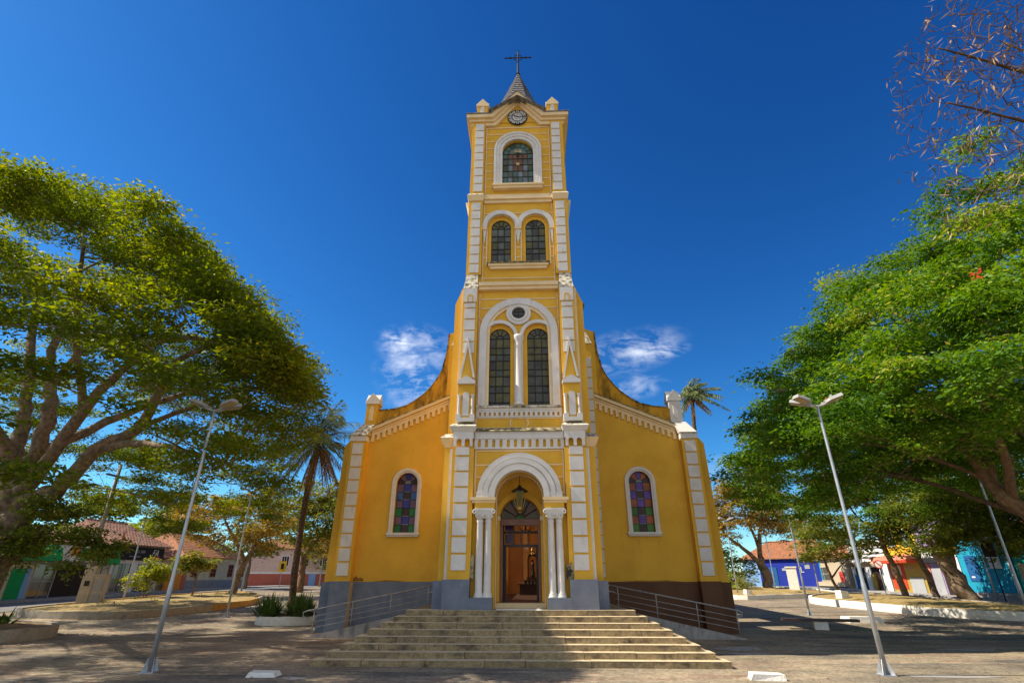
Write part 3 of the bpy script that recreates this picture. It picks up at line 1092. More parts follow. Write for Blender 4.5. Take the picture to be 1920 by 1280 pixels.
# stage 2: the big double window under one arch
b = MB()
b.arch(0, 11.02, 1.28, 1.56, 7.98, 0.68, 0.83, 0, n=32)
b.arch(0, 11.02, 1.16, 1.28, 7.98, 0.74, 0.83, 1, n=32)
for s in (-1, 1):
    b.arch(s * .765, 10.86, .60, .735, 7.98, 0.72, 0.84, 0)
    b.arch(s * .765, 10.86, .43, .60, 7.98, 0.92, 1.05, 2)
b.ring(0, 11.90, .27, .36, 0.68, 0.83, 0)
b.ring(0, 11.90, .36, .50, 0.72, 0.83, 0)
b.box(-1.60, 1.60, 0.66, 0.83, 7.90, 7.98, 3)
b.box(-1.60, 1.60, 0.72, 0.83, 7.80, 7.90, 0)
for k in range(18):
    xc = -1.55 + 3.10 * k / 17
    b.box(xc - .05, xc + .05, 0.74, 0.83, 7.58, 7.80, 0)
b.box(-1.60, 1.60, 0.75, 0.83, 7.55, 7.60, 0)
for k in range(17):
    xc = -1.55 + 3.10 * (k + .5) / 17
    b.box(xc - .045, xc + .045, 0.742, 0.83, 7.735, 7.80, 0)
win = part(b, 'window', ['white', 'cream', 'yellow', 'weathered'])
b = MB()
b.lathe(0, 0.70, [(.21, 7.98), (.21, 8.04), (.15, 8.10), (.17, 8.16), (.135, 8.22), (.12, 10.40), (.14, 10.44), (.125, 10.48),
                  (.16, 10.62), (.20, 10.72), (.21, 10.78), (.21, 10.86)], 18)
b.build('column', 'white', win, True)
for i, s in enumerate((-1, 1)):
    b = MB()
    stained(b, s * .765, .43, 7.98, 10.86, 0.98, 3, ROWS2, grey_pick(3 + i, [.6, 6, 5, .0]), 4)
    b.build('pane', GREY, win)
b = MB()
b.disc(0, 11.90, .272, 0.79, 0.815, 0)
for dz in (-.1, .07):
    b.box(-.26, .26, .775, .80, 11.9 + dz, 11.92 + dz, 1)
b.box(-.01, .01, .77, .795, 11.64, 12.16, 1)
b.build('pane', ['glass_dark', 'lead'], win)
# stage 3: twin windows
b = MB()
for s in (-1, 1):
    b.arch(s * .765, 16.45, .62, .83, 16.36, 0.90 + .004 * s, 1.05 - .003 * s, 0)
    b.arch(s * .765, 16.45, .83, .87, 16.36, 0.94 + .004 * s, 1.05 - .006 * s, 3)
    b.arch(s * .765, 16.42, .44, .60, 14.45, 1.10, 1.22, 1)
for xc, w0 in ((-1.50, .10), (0, .15), (1.50, .10)):
    b.box(xc - w0, xc + w0, 0.90, 1.05, 16.24, 16.36, 3)
    b.prism([(xc, 15.45), (xc + w0 * .8, 16.24), (xc - w0 * .8, 16.24)], 0.95, 1.05, 0)
b.box(-1.30, 1.30, 0.84, 1.05, 14.28, 14.40, 3)
b.box(-1.36, 1.36, 0.78, 1.05, 14.40, 14.44, 2)
b.box(-1.22, 1.22, 0.90, 1.05, 14.16, 14.28, 3)
win = part(b, 'window', ['white', 'yellow', 'mould', 'cream'])
ROWS3 = [0, .09, .31, .44, .64, .79, 1]
for i, s in enumerate((-1, 1)):
    b = MB()
    stained(b, s * .765, .44, 14.45, 16.40, 1.16, 3, ROWS3, grey_pick(13 + i, [6, 3, 2, .3]), 4)
    b.build('pane', GREY, win)
# stage 4: single picture window with a dove and a chalice
b = MB()
b.arch(0, 20.98, .74, .90, 18.80, 1.02, 1.15, 0, n=30)
b.arch(0, 20.98, .90, 1.04, 18.80, 0.98, 1.15, 0, n=30)
b.arch(0, 20.98, 1.04, 1.14, 18.80, 0.94, 1.15, 0, n=30)
b.box(-1.20, 1.20, 0.84, 1.15, 18.70, 18.80, 1)
b.box(-1.14, 1.14, 0.90, 1.15, 18.56, 18.70, 1)
win = part(b, 'window', ['white', 'cream'])
b = MB()
G4 = ['glass_grey', 'glass_mint', 'glass_pale', 'glass_orange', 'glass_skin', 'lead', 'glass_moss']
rows4 = [0, .16, .33, .50, .68, .86, 1]


def pick4(c, r_):
    if c == -1:
        return 6 if r_ % 4 == 0 else 1
    if c == -2:
        return 1
    if c in (0, 5):
        return [1, 1, 0, 1, 6][(r_ * 3 + c) % 5]
    if r_ == 5:
        return 3
    if c in (2, 3) and r_ in (3, 4):
        return 3
    if c in (1, 4):
        return 2 if r_ % 2 else 0
    return [1, 2, 1, 0][(r_ + c) % 4]


stained(b, 0, .72, 18.80, 20.96, 1.28, 6, rows4, pick4, 5, fan=7, hub=.62, bw=.024)
b.disc(-.09, 21.12, .10, 1.245, 1.262, 4, 18)
b.disc(.09, 21.12, .10, 1.246, 1.263, 4, 18)
b.prism([(-.05, 20.78), (.05, 20.78), (.09, 21.05), (-.09, 21.05)], 1.24, 1.26, 5)
b.disc(0, 20.32, .09, 1.245, 1.262, 4, 18)
b.build('pane', G4, win)

# --- entrance: arch, imposts, paired columns, door
b = MB()
prof = [(.83, 1.02, .10), (1.02, 1.08, .18), (1.08, 1.24, .12), (1.24, 1.28, .20), (1.28, 1.44, .16)]
for r0, r1, y0 in prof:
    b.arch(0, 4.66, r0, r1, 4.60, y0, .525, 0, n=40)
for s in (-1, 1):
    b.box(s * .83, s * 1.46, .14, .525, 4.60, 4.76, 0)
part(b, 'entrance_arch', ['white'])
b = MB()
for s in (-1, 1):
    b = MB()
    b.box(s * .80, s * 1.66, .10, .53, 4.50, 4.598, 0)
    b.box(s * .82, s * 1.60, .16, .53, 4.42, 4.50, 0)
    b.box(s * .83, s * 1.50, .17, .525, 4.24, 4.42, 1)
    part(b, 'impost', ['cream', 'yellow'])
for s in (-1, 1):
    b = MB()
    b.box(s * .86, s * 1.50, .12, .52, 4.20, 4.24, 0)
    b.hull2([(s * .92, .18, 3.92), (s * 1.44, .18, 3.92), (s * 1.44, .50, 3.92), (s * .92, .50, 3.92)],
            [(s * .86, .10, 4.20), (s * 1.50, .10, 4.20), (s * 1.50, .50, 4.20), (s * .86, .50, 4.20)], 0)
    rr = random.Random(5)
    for k in range(26):      # carved acanthus leaves and corner scrolls
        xx = s * (.90 + .56 * rr.random())
        zz = 3.97 + .2 * rr.random()
        b.lathe(xx, .14 + .02 * rr.random(), [(.01, zz - .04), (.035, zz), (.01, zz + .05)], 6, 0)
    for xx in (.87, 1.49):
        nn_ = 14
        b.tube([(s * xx + .055 * cos(2 * pi * i / nn_), .12, 4.13 + .055 * sin(2 * pi * i / nn_)) for i in range(nn_ + 1)], .025, 6, 0)
    part(b, 'capital', ['white'])
    for xc in (1.04, 1.32):
        b = MB()
        b.lathe(s * xc, .32, [(.165, 1.545), (.165, 1.585), (.14, 1.60), (.15, 1.64), (.125, 1.68), (.118, 1.75), (.118, 2.6), (.102, 3.80),
                              (.125, 3.84), (.105, 3.88), (.115, 3.93)], 20)
        part(b, 'column', ['white'], smooth=True)
    b = MB()
    b.box(s * .87, s * 1.62, .10, .515, PLAT - .2, 1.545, 0)
    part(b, 'column_plinth', ['bluegrey'])
# recess lining: rings of the porch vault
b = MB()
b.arch(0, 4.03, .72, .90, 1.40, 1.36, 1.52, 1, n=28)
for s in (-1, 1):
    b.box(s * .70, s * .95, 1.30, 1.52, 3.96, 4.10, 0)
b.arch(0, 4.64, .80, .832, 1.22, .86, 1.36, 0, n=28)
part(b, 'porch_lining', ['cream', 'yellow'])
b = MB()
b.box(-.83, .83, 1.10, 1.60, PLAT, 1.36, 0)
part(b, 'threshold', ['cream'])
# bare patches of plaster beside the columns
b = MB()
def blob(bb, pts, y, th, m):
    bb.prism(pts, y - th, y + .02, m)
blob(b, [(-1.62, 2.07), (-1.50, 2.07), (-1.49, 2.72), (-1.52, 2.86), (-1.56, 2.80), (-1.60, 2.62)], .30, .012, 0)
part(b, 'bare_plaster', ['mould'])
b = MB()
blob(b, [(1.50, 2.07), (1.72, 2.07), (1.75, 2.2), (1.72, 2.48), (1.66, 2.60), (1.62, 2.52), (1.50, 2.47)], .30, .012, 0)
part(b, 'bare_plaster', ['mould'])
YW_ = 7.0
M_['lit_tan'] = mat('lit_tan', (0.52, 0.44, 0.30), (0.42, 0.35, 0.23), scale=3)
M_['damp'] = mat('damp_stain', (0.30, 0.15, 0.03), (0.16, 0.08, 0.015), scale=6)
for pts in ([(-7.72, 1.99), (-7.1, 1.985), (-7.05, 2.03), (-7.2, 2.13), (-7.34, 2.1), (-7.42, 2.2), (-7.5, 2.12)],
            [(-6.6, 1.97), (-5.2, 1.97), (-5.6, 2.0), (-6.1, 2.02)], [(4.2, 1.97), (6.9, 1.97), (6.2, 2.02), (5.6, 1.995), (5.0, 2.01)]):
    b = MB()
    b.prism(pts, YW_ - .008, YW_ + .02, 1)
    part(b, 'damp_patch', ['mould', 'damp'])
# door: wooden frame, transom, fanlight, inner glazed screen
b = MB()
for s in (-1, 1):
    b.box(s * .62, s * .715, 1.56, 1.72, 1.362, 3.82, 0)
b.box(-.715, .715, 1.53, 1.74, 3.82, 3.90, 0)
b.box(-.715, .715, 1.50, 1.74, 3.90, 3.96, 0)
b.box(-.715, .715, 1.54, 1.74, 3.96, 4.03, 0)
door = part(b, 'door', ['wood'])
b = MB()
hw = .70
fanm = [0, 1, 2, 2, 1, 0]
for k in range(6):
    a0, a1 = pi * k / 6, pi * (k + 1) / 6
    vs = []
    for q in range(7):
        a = a0 + (a1 - a0) * q / 6
        vs += [(hw * .24 * cos(a), 1.66, 4.035 + hw * .24 * sin(a)), (hw * cos(a), 1.66, 4.035 + hw * sin(a))]
    b.add(vs, [(2 * q, 2 * q + 1, 2 * q + 3, 2 * q + 2) for q in range(6)], fanm[k])
b.add([(hw * .24 * cos(pi * q / 10), 1.66, 4.035 + hw * .24 * sin(pi * q / 10)) for q in range(11)], [tuple(range(11))], 3)
for k in range(7):
    a = pi * k / 6
    b.tube([(hw * .24 * cos(a), 1.645, 4.035 + hw * .24 * sin(a)), (hw * cos(a), 1.645, 4.035 + hw * sin(a))], .022, 6, 4)
b.tube([(hw * .24 * cos(pi * q / 14), 1.645, 4.035 + hw * .24 * sin(pi * q / 14)) for q in range(15)], .02, 6, 4)
b.build('fanlight', ['glass_olive', 'glass_orange', 'glass_grey', 'glass_lgreen', 'darkwood'], door)
# inner screen a metre in, open in the middle, with a glazed top
b = MB()
for s in (-1, 1):
    b.box(s * .62, s * .95, 2.60, 2.70, 1.22, 4.3, 0)
    b.box(s * .55, s * .62, 2.58, 2.70, 1.22, 3.15, 0)
b.box(-.62, .62, 2.58, 2.70, 3.15, 3.24, 0)
b.box(-.62, .62, 2.58, 2.70, 3.62, 3.70, 0)
b.box(-.62, .62, 2.58, 2.70, 4.2, 4.3, 0)
b.box(-.28, -.24, 2.59, 2.69, 3.24, 4.2, 0)
b.box(-.02, .02, 2.59, 2.69, 3.24, 3.62, 0)
b.box(.24, .28, 2.59, 2.69, 3.24, 3.62, 0)
scr = part(b, 'inner_screen', ['darkwood'])
b = MB()
for k, (z0, z1, m_) in enumerate(((3.26, 3.60, 0), (3.72, 3.95, 1), (3.95, 4.18, 2))):
    b.add([(-.60, 2.64, z0), (-.29, 2.64, z0), (-.29, 2.64, z1), (-.60, 2.64, z1)], [(0, 1, 2, 3)], m_)
b.add([(-.45, 2.635, 3.3), (-.36, 2.635, 3.3), (-.36, 2.635, 3.98), (-.45, 2.635, 3.98)], [(0, 1, 2, 3)], 1)
b.build('pane', ['glass_orange', 'glass_violet', 'glass_pale'], scr)

# --- plinths of the tower
for s in (-1, 1):
    b = MB()
    b.box(s * 1.60, s * 2.46, .12, 1.6, PLAT - .2, 2.07, 0)
    b.box(s * 2.46, s * 2.84, .55, 7.0, 0, 2.03, 0)
    part(b, 'tower_plinth', ['bluegrey'])

# --- aisle front walls with the sweeping top edge
PROF = [(7.20, 9.77), (6.5, 9.82), (5.9, 9.98), (5.45, 10.24), (5.0, 10.60), (4.65, 11.0), (4.35, 11.45), (4.08, 12.05),
        (3.93, 12.75), (3.86, 13.4), (3.84, 14.0)]
YW = 7.0


def rake(x):
    return 8.18 + (7.4 - x) * (9.75 - 8.18) / 3.7


for s in (-1, 1):
    b = MB()
    xw = 5.47
    hw_, zb_, zs_ = .50, 3.98, 6.18
    ops = [(s * xw, hw_, zb_, zs_)]
    lo, hi = (2.7, 7.6) if s > 0 else (-7.6, -2.7)
    b.wall(lo, hi, 1.9, 7.9, YW, .35, ops, 0)
    # upper part in strips under the swept edge
    pts = [(7.6, 9.75)] + PROF
    for (xa, za), (xb, zb2) in zip(pts[:-1], pts[1:]):
        ra, rb = rake(xa) + .5, rake(xb) + .5
        for q, mm in (([(s * xb, 7.9), (s * xa, 7.9), (s * xa, ra), (s * xb, rb)], 0),
                      ([(s * xb, rb), (s * xa, ra), (s * xa, za), (s * xb, zb2)], 1)):
            if s < 0:
                q = q[::-1]
            b.prism(q, YW, YW + .45, mm)
    b.prism([(s * 2.6, 7.9), (s * 3.84, 7.9), (s * 3.84, 14.0), (s * 2.6, 14.5)][::s], YW, YW + .45, 0)
    part(b, 'aisle_wall', ['yellow', 'yellow_st'])
    # thin dark coping along the swept edge
    b = MB()
    pts = PROF
    for (xa, za), (xb, zb2) in zip(pts[:-1], pts[1:]):
        q = [(s * xb, zb2), (s * xa, za), (s * (xa + .0), za + .06), (s * (xb + .0), zb2 + .06)]
        if xa - xb < .25:
            q = [(s * xb, zb2), (s * xa, za), (s * (xa + .06), za + .03), (s * (xb + .06), zb2 + .03)]
        if s < 0:
            q = q[::-1]
        b.prism(q, YW - .05, YW + .5, 0)
    part(b, 'coping', ['mould'])
    # raking cornice with its row of little arches
    b = MB()

    def rk(x0, x1, d0, d1, y0):
        q = [(s * x0, rake(x0) + d0), (s * x1, rake(x1) + d0), (s * x1, rake(x1) + d1), (s * x0, rake(x0) + d1)]
        if s < 0:
            q = q[::-1]
        b.prism(q, y0, YW + .002, 0 if y0 > YW - .2 else 0)
    rk(3.0, 7.42, .28, .44, YW - .09)
    rk(3.0, 7.42, .44, .52, YW - .14)
    rk(3.0, 7.42, .545, .70, YW - .22)
    q = [(s * 3.0, rake(3.0) + .70), (s * 7.42, rake(7.42) + .70), (s * 7.42, rake(7.42) + .74), (s * 3.0, rake(3.0) + .74)]
    b.prism(q if s > 0 else q[::-1], YW - .24, YW, 1)
    nd = 16
    for k in range(nd + 1):
        xc = 3.1 + 4.26 * k / nd
        q = [(s * (xc - .07), rake(xc) - .02), (s * (xc + .07), rake(xc) - .02), (s * (xc + .07), rake(xc + .07) + .285), (s * (xc - .07), rake(xc - .07) + .285)]
        b.prism(q if s > 0 else q[::-1], YW - .088, YW, 0)
    for k in range(nd):
        xc = 3.1 + 4.26 * (k + .5) / nd
        for q0 in range(6):
            a0, a1 = pi * q0 / 6, pi * (q0 + 1) / 6
            zz = rake(xc) + .20
            q = [(s * xc + .07 * cos(a1), zz + .07 * sin(a1)), (s * xc + .07 * cos(a0), zz + .07 * sin(a0)),
                 (s * xc + .07 * cos(a0), zz + .09), (s * xc + .07 * cos(a1), zz + .09)]
            b.prism(q, YW - .087, YW, 0)
    part(b, 'raking_cornice', ['cream', 'mould'])
    # aisle window
    b = MB()
    b.arch(s * xw, zs_, .50, .58, zb_, YW - .06, YW + .05, 0)
    b.arch(s * xw, zs_, .58, .70, zb_, YW - .11, YW + .05, 0)
    b.box(s * xw - .76, s * xw + .76, YW - .17, YW + .10, zb_ - .10, zb_, 0)
    b.box(s * xw - .72, s * xw + .72, YW - .12, YW + .10, zb_ - .17, zb_ - .10, 0)
    aw = part(b, 'aisle_window', ['white'])
    b = MB()
    AG = ['glass_mauve', 'glass_blue', 'glass_brown', 'glass_green', 'glass_sky', 'lead', 'glass_pale'] if s < 0 else \
         ['glass_amber', 'glass_violet', 'glass_brown', 'glass_lgreen', 'glass_violet', 'lead', 'glass_pale']

    def pick_a(c, r_):
        if c == -1:
            return [2, 0, 1, 0, 2][r_] if s < 0 else [2, 0, 1, 0, 2][r_]
        if c == -2:
            return 6
        mid = (c == 1)
        return [2 if mid else 3, 1 if mid else 0, 2 if mid else 3, 1 if mid else 0, 2 if mid else 4, 1 if mid else 0][r_]
    stained(b, s * xw, .50, zb_, zs_, YW + .14, 3, [0, 1 / 6, 2 / 6, 3 / 6, 4 / 6, 5 / 6, 1], pick_a, 5, hub=.33, bw=.016)
    for r_ in (1, 2, 4, 5):
        zz = zb_ + (zs_ - zb_) * r_ / 6
        b.box(s * xw - .165, s * xw + .165, YW + .10, YW + .13, zz - .012, zz + .02, 6)
    b.build('pane', AG, aw)
    # corner buttress
    b = MB()
    b.box(s * 7.54, s * 8.30, 6.55, 7.4, 1.95, 8.40, 0)
    panels(b, s * 7.66, s * 8.17, split(2.20, 8.02, 10, .07), 6.55)
    b.box(s * 7.52, s * 8.32, 6.50, 7.4, 8.12, 8.36, 1)
    b.box(s * 7.56, s * 8.28, 6.48, 7.4, 8.36, 8.41, 2)
    b.hull2([(s * 7.50, 6.44, 8.41), (s * 8.30, 6.44, 8.41), (s * 8.30, 7.45, 8.41), (s * 7.50, 7.45, 8.41)],
            [(s * 7.30, 6.98, 9.08), (s * 7.96, 6.98, 9.08), (s * 7.96, 7.45, 9.08), (s * 7.30, 7.45, 9.08)], 2 if s < 0 else 1)
    q = [(s * 8.30, 1.95), (s * 8.88, 1.95), (s * 8.76, 8.0), (s * 8.30, 8.62), (s * 8.0, 9.05), (s * 7.9, 9.05), (s * 8.1, 8.3)]
    b.prism(q if s > 0 else q[::-1], 7.12, 7.6, 0)
    part(b, 'corner_buttress', ['yellow', 'white', 'weathered', 'yellow_st'])
    part(pinnacle(s * 7.58, 7.25, 9.06, 10.70, .29, 0, 1, .58), 'pinnacle', ['yellow', 'white', 'cream'] if s < 0 else ['white', 'white', 'white'])
    # aisle plinth
    b = MB()
    b.box(s * 2.84, s * 7.54, 6.86, 7.5, 0, 1.96, 0)
    b.box(s * 7.50, s * 8.36, 6.42, 7.5, 0, 1.98, 0)
    b.box(s * 8.36, s * 8.96, 7.02, 7.65, 0, 1.94, 0)
    part(b, 'aisle_plinth', ['bluegrey'] if s < 0 else ['brownpl'])
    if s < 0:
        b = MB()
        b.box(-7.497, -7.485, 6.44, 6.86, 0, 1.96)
        part(b, 'lit_plinth_return', ['lit_tan'])  # tan strip puts the lit look of this inner face into colour
    # inner strip of white stones where the nave rises behind the tower
    b = MB()
    b.box(s * 3.06, s * 3.62, 6.72, 7.02, 2.0, 13.2, 0)
    panels(b, s * 3.14, s * 3.56, split(2.15, 12.4, 18, .065), 6.72, .035)
    b.hull2([(s * 3.04, 6.66, 13.2), (s * 3.66, 6.66, 13.2), (s * 3.66, 7.4, 13.2), (s * 3.04, 7.4, 13.2)],
            [(s * 2.9, 6.9, 14.0), (s * 3.4, 6.9, 14.0), (s * 3.4, 7.4, 14.0), (s * 2.9, 7.4, 14.0)], 2)
    part(b, 'nave_pilaster', ['yellow', 'white', 'weathered'])

# small louvred box high on the right, behind the tower
b = MB()
b.box(2.70, 3.30, 6.9, 7.4, 14.0, 15.6, 0)
b.box(2.95, 3.28, 6.85, 6.91, 14.2, 15.45, 1)
b.hull2([(2.6, 6.8, 15.6), (3.45, 6.8, 15.6), (3.45, 7.5, 15.6), (2.6, 7.5, 15.6)],
        [(2.6, 6.9, 16.15), (2.9, 6.9, 16.15), (2.9, 7.4, 16.15), (2.6, 7.4, 16.15)], 2)
part(b, 'bell_louvre', ['cream', 'black', 'slate'])

# --- nave body behind: side walls with real window openings that light the inside
b = MB()
NY1 = 34.0
for s in (-1, 1):
    x0, x1 = s * 7.2, s * 7.6
    wins = [9.5 + 4.0 * k for k in range(6)]
    b.box(x0, x1, 7.46, NY1, 0, 3.6)
    b.box(x0, x1, 7.46, NY1, 6.9, 8.1)
    edges = [7.46] + sum([[w - .9, w + .9] for w in wins], []) + [NY1]
    for k in range(0, len(edges), 2):
        b.box(x0, x1, edges[k], edges[k + 1], 3.6, 6.9)
b.box(-7.2, 7.2, NY1 - .4, NY1, 0, 8.1)
b.prism([(-7.6, 8.1), (7.6, 8.1), (3.4, 10.0), (2.6, 13.6), (-2.6, 13.6), (-3.4, 10.0)], NY1 - .4, NY1)
part(b, 'nave_wall', ['yellow'])
b = MB()
for s in (-1, 1):
    for (xa, za, xb, zb2) in ((7.9, 8.0, 3.2, 10.15), (3.5, 12.0, 0, 13.9)):
        if s < 0:
            continue      # left slope left off to let sunlight into the nave
        vs = [(s * xa, 7.46, za), (s * xa, NY1, za), (s * xb, NY1, zb2), (s * xb, 7.46, zb2)]
        vs += [(x, y, z + .15) for x, y, z in vs]
        b.add(vs, [(0, 1, 2, 3), (7, 6, 5, 4), (0, 4, 5, 1), (1, 5, 6, 2), (2, 6, 7, 3), (3, 7, 4, 0)])
part(b, 'nave_roof', ['terracotta'])
b = MB()
for s in (1,):
    b.box(s * 3.0, s * 3.3, 7.46, NY1 - .4, 10.15, 10.9)
    for k in range(6):
        y0 = 7.46 + 4.3 * k
        b.box(s * 3.0, s * 3.3, y0 + 2.6, y0 + 4.3, 10.9, 12.0)
part(b, 'clerestory', ['yellow'])
# inside
b = MB()
b.box(-7.15, 7.15, 7.47, NY1 - .4, 1.15, 1.215, 0)
b.box(-1.63, 1.63, 1.76, 7.46, 1.15, 1.214, 0)
b.box(-7.1, 7.1, 17.6, 17.9, 1.2, 9.5, 1)
for k in range(-2, 3):
    b.box(k * 1.3 - .18, k * 1.3 + .18, 17.45, 17.6, 1.2, 8.0, 1)
part(b, 'church_interior', ['darkwood', 'amberwall'])

# ------------------------------------------------------------------ altar, statue and chandeliers seen through the door
alt = thing('altar', 'dark carved altar with arched niche deep inside the open doorway', 'altar', (0.42, 15.2, 1.215))
alt.scale = (.6, .6, .58)
b = MB()
b.box(-1.3, 1.3, -.4, .5, 0, .9)
b.box(-1.45, 1.45, -.45, .5, .9, 1.0)
b.box(-.9, .9, -.2, .5, 1.0, 1.35)
b.box(-.6, .6, -.1, .5, 1.35, 1.6)
b.build('altar_table', 'darkwood', alt)
b = MB()
b.arch(0, 3.2, .38, .52, 1.6, -.05, .3)
b.prism([(-.52, 3.55), (.52, 3.55), (0, 4.2)], -.02, .25)
b.build('niche_frame', 'darkwood', alt)
b = MB()
for k in range(8):
    b = MB()
    x = -1.2 + 2.4 * k / 7
    b.lathe(x, -.2, [(.03, 1.0), (.05, 1.04), (.02, 1.1), (.02, 1.38), (.0, 1.42)], 8)
    b.build('candlestick', 'darkwood', alt)
b = MB()
b.lathe(.42, 15.23, [(r_ * .55, 1.215 + (z_ - 1.215) * .58) for r_, z_ in [(.16, 2.82), (.24, 2.86), (.24, 3.0), (.19, 3.3), (.15, 3.7), (.19, 3.95), (.15, 4.12), (.06, 4.2), (.075, 4.25), (.095, 4.33), (.08, 4.42), (.03, 4.47)]], 16)
tag(b.build('statue', 'black', None, True), 'small dark robed statue standing in the altar niche', 'statue')


def chandelier(x, y, z, r, label):
    root = thing('chandelier', label, 'chandelier', (x, y, z), 0, 'chandeliers inside the church')
    bb = MB()
    bb.tube([(0, 0, .2), (0, 0, 4.0)], .012, 6)
    bb.lathe(0, 0, [(.01, -.25), (.06, -.2), (.03, -.1), (.07, 0), (.03, .12), (.02, .25)], 10)
    for k in range(8):
        a = 2 * pi * k / 8
        bb.tube([(0, 0, -.05), (r * .5 * cos(a), r * .5 * sin(a), -.18), (r * cos(a), r * sin(a), -.02), (r * cos(a), r * sin(a), .08)], .014, 5)
    bb.build('chandelier_arms', 'brass', root)
    bb = MB()
    for k in range(8):
        a = 2 * pi * k / 8
        bb = MB()
        bb.lathe(r * cos(a), r * sin(a), [(.045, .08), (.02, .10), (.018, .2), (.0, .25)], 8)
        bb.build('candle_holder', 'glass_pale', root)


chandelier(.40, 12.0, 3.45, .34, 'lower branched brass chandelier hanging before the altar niche')
chandelier(.12, 7.5, 4.25, .38, 'upper branched chandelier hanging just inside the glazed screen')

# ------------------------------------------------------------------ lantern in the porch
lan = thing('lantern', 'brass hexagonal lantern hanging on a rod in the entrance arch', 'lantern', (0, .80, 0))
b = MB()
b.tube([(0, 0, 5.0), (0, 0, 5.42)], .012, 6)
b.lathe(0, 0, [(.30, 4.86), (.31, 4.88), (.13, 4.99), (.07, 5.02), (.05, 5.07), (.02, 5.10)], 6)
b.build('lantern_roof', 'black', lan)
b = MB()
for k in range(6):
    a = 2 * pi * k / 6
    b.tube([(.27 * cos(a), .27 * sin(a), 4.87), (.12 * cos(a), .12 * sin(a), 4.36)], .013, 6)
b.lathe(0, 0, [(.13, 4.30), (.14, 4.36), (.12, 4.37)], 6)
b.lathe(0, 0, [(.05, 4.14), (.10, 4.19), (.07, 4.22), (.12, 4.26), (.12, 4.30)], 12)
b.build('lantern_frame', 'brass', lan)
b = MB()
for k in range(6):
    a0, a1 = 2 * pi * k / 6, 2 * pi * (k + 1) / 6
    if k in (1, 4):
        b.add([(.26 * cos(a0), .26 * sin(a0), 4.86), (.26 * cos(a1), .26 * sin(a1), 4.86), (.115 * cos(a1), .115 * sin(a1), 4.36), (.115 * cos(a0), .115 * sin(a0), 4.36)], [(0, 1, 2, 3)], 0)
b.build('lantern_pane', 'glass_olive', lan)

# ------------------------------------------------------------------ steps, landing, ramps, rails
stairs = thing('staircase', 'wide worn granite steps leading up to the church door', 'stairs', (0, 0, 0))
rr = random.Random(21)
RIS = 0.1508
for k in range(8):
    b = MB()
    hw = 3.54 + .28 * k
    top = (8 - k) * RIS
    y0 = -.31 * k
    x = -hw
    while x < hw - .01:
        L = rr.uniform(1.0, 2.1)
        x2 = min(hw, x + L)
        if hw - x2 < .5:
            x2 = hw
        jy, jz = rr.uniform(-.010, .010), rr.uniform(-.006, .006)
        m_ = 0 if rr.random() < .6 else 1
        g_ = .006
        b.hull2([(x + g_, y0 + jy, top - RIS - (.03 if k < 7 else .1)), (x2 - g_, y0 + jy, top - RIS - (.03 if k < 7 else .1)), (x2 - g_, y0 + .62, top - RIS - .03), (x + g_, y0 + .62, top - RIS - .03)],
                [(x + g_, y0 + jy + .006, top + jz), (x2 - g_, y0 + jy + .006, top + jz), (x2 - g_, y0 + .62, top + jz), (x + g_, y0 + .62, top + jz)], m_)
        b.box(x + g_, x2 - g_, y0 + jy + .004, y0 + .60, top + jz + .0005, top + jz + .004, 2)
        x = x2
    # returns of this step along both sides
    if k > 0:
        for s in (-1, 1):
            yy = y0 + .62
            while yy < 3.6:
                L = rr.uniform(.9, 1.7)
                y2 = min(3.7, yy + L)
                b.box(s * (hw - .30), s * (hw + rr.uniform(-.006, .006)), yy + .005, y2 - .005, max(0, top - RIS - .1), top + rr.uniform(-.005, .005), rr.choice([0, 0, 1]))
                yy = y2
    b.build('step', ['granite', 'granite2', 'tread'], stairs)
b = MB()
b.box(-3.5, 3.5, .5, 6.85, .02, PLAT - .012)
b.build('landing', 'granite', stairs)
b = MB()
b.box(-.75, .70, .32, .47, PLAT, PLAT + .022)
tag(b.build('doormat', 'whitewash'), 'pale stone strip lying on the landing before the door', 'strip')
b = MB()
b.hull2([(.50, -.10, PLAT + .002), (.66, -.12, PLAT + .002), (.68, .02, PLAT + .002), (.52, .03, PLAT + .002)],
        [(.53, -.08, PLAT + .055), (.62, -.09, PLAT + .06), (.63, 0, PLAT + .05), (.54, .0, PLAT + .055)])
tag(b.build('stone_chip', 'whitewash'), 'small white chip of stone on the edge of the top step', 'stone')

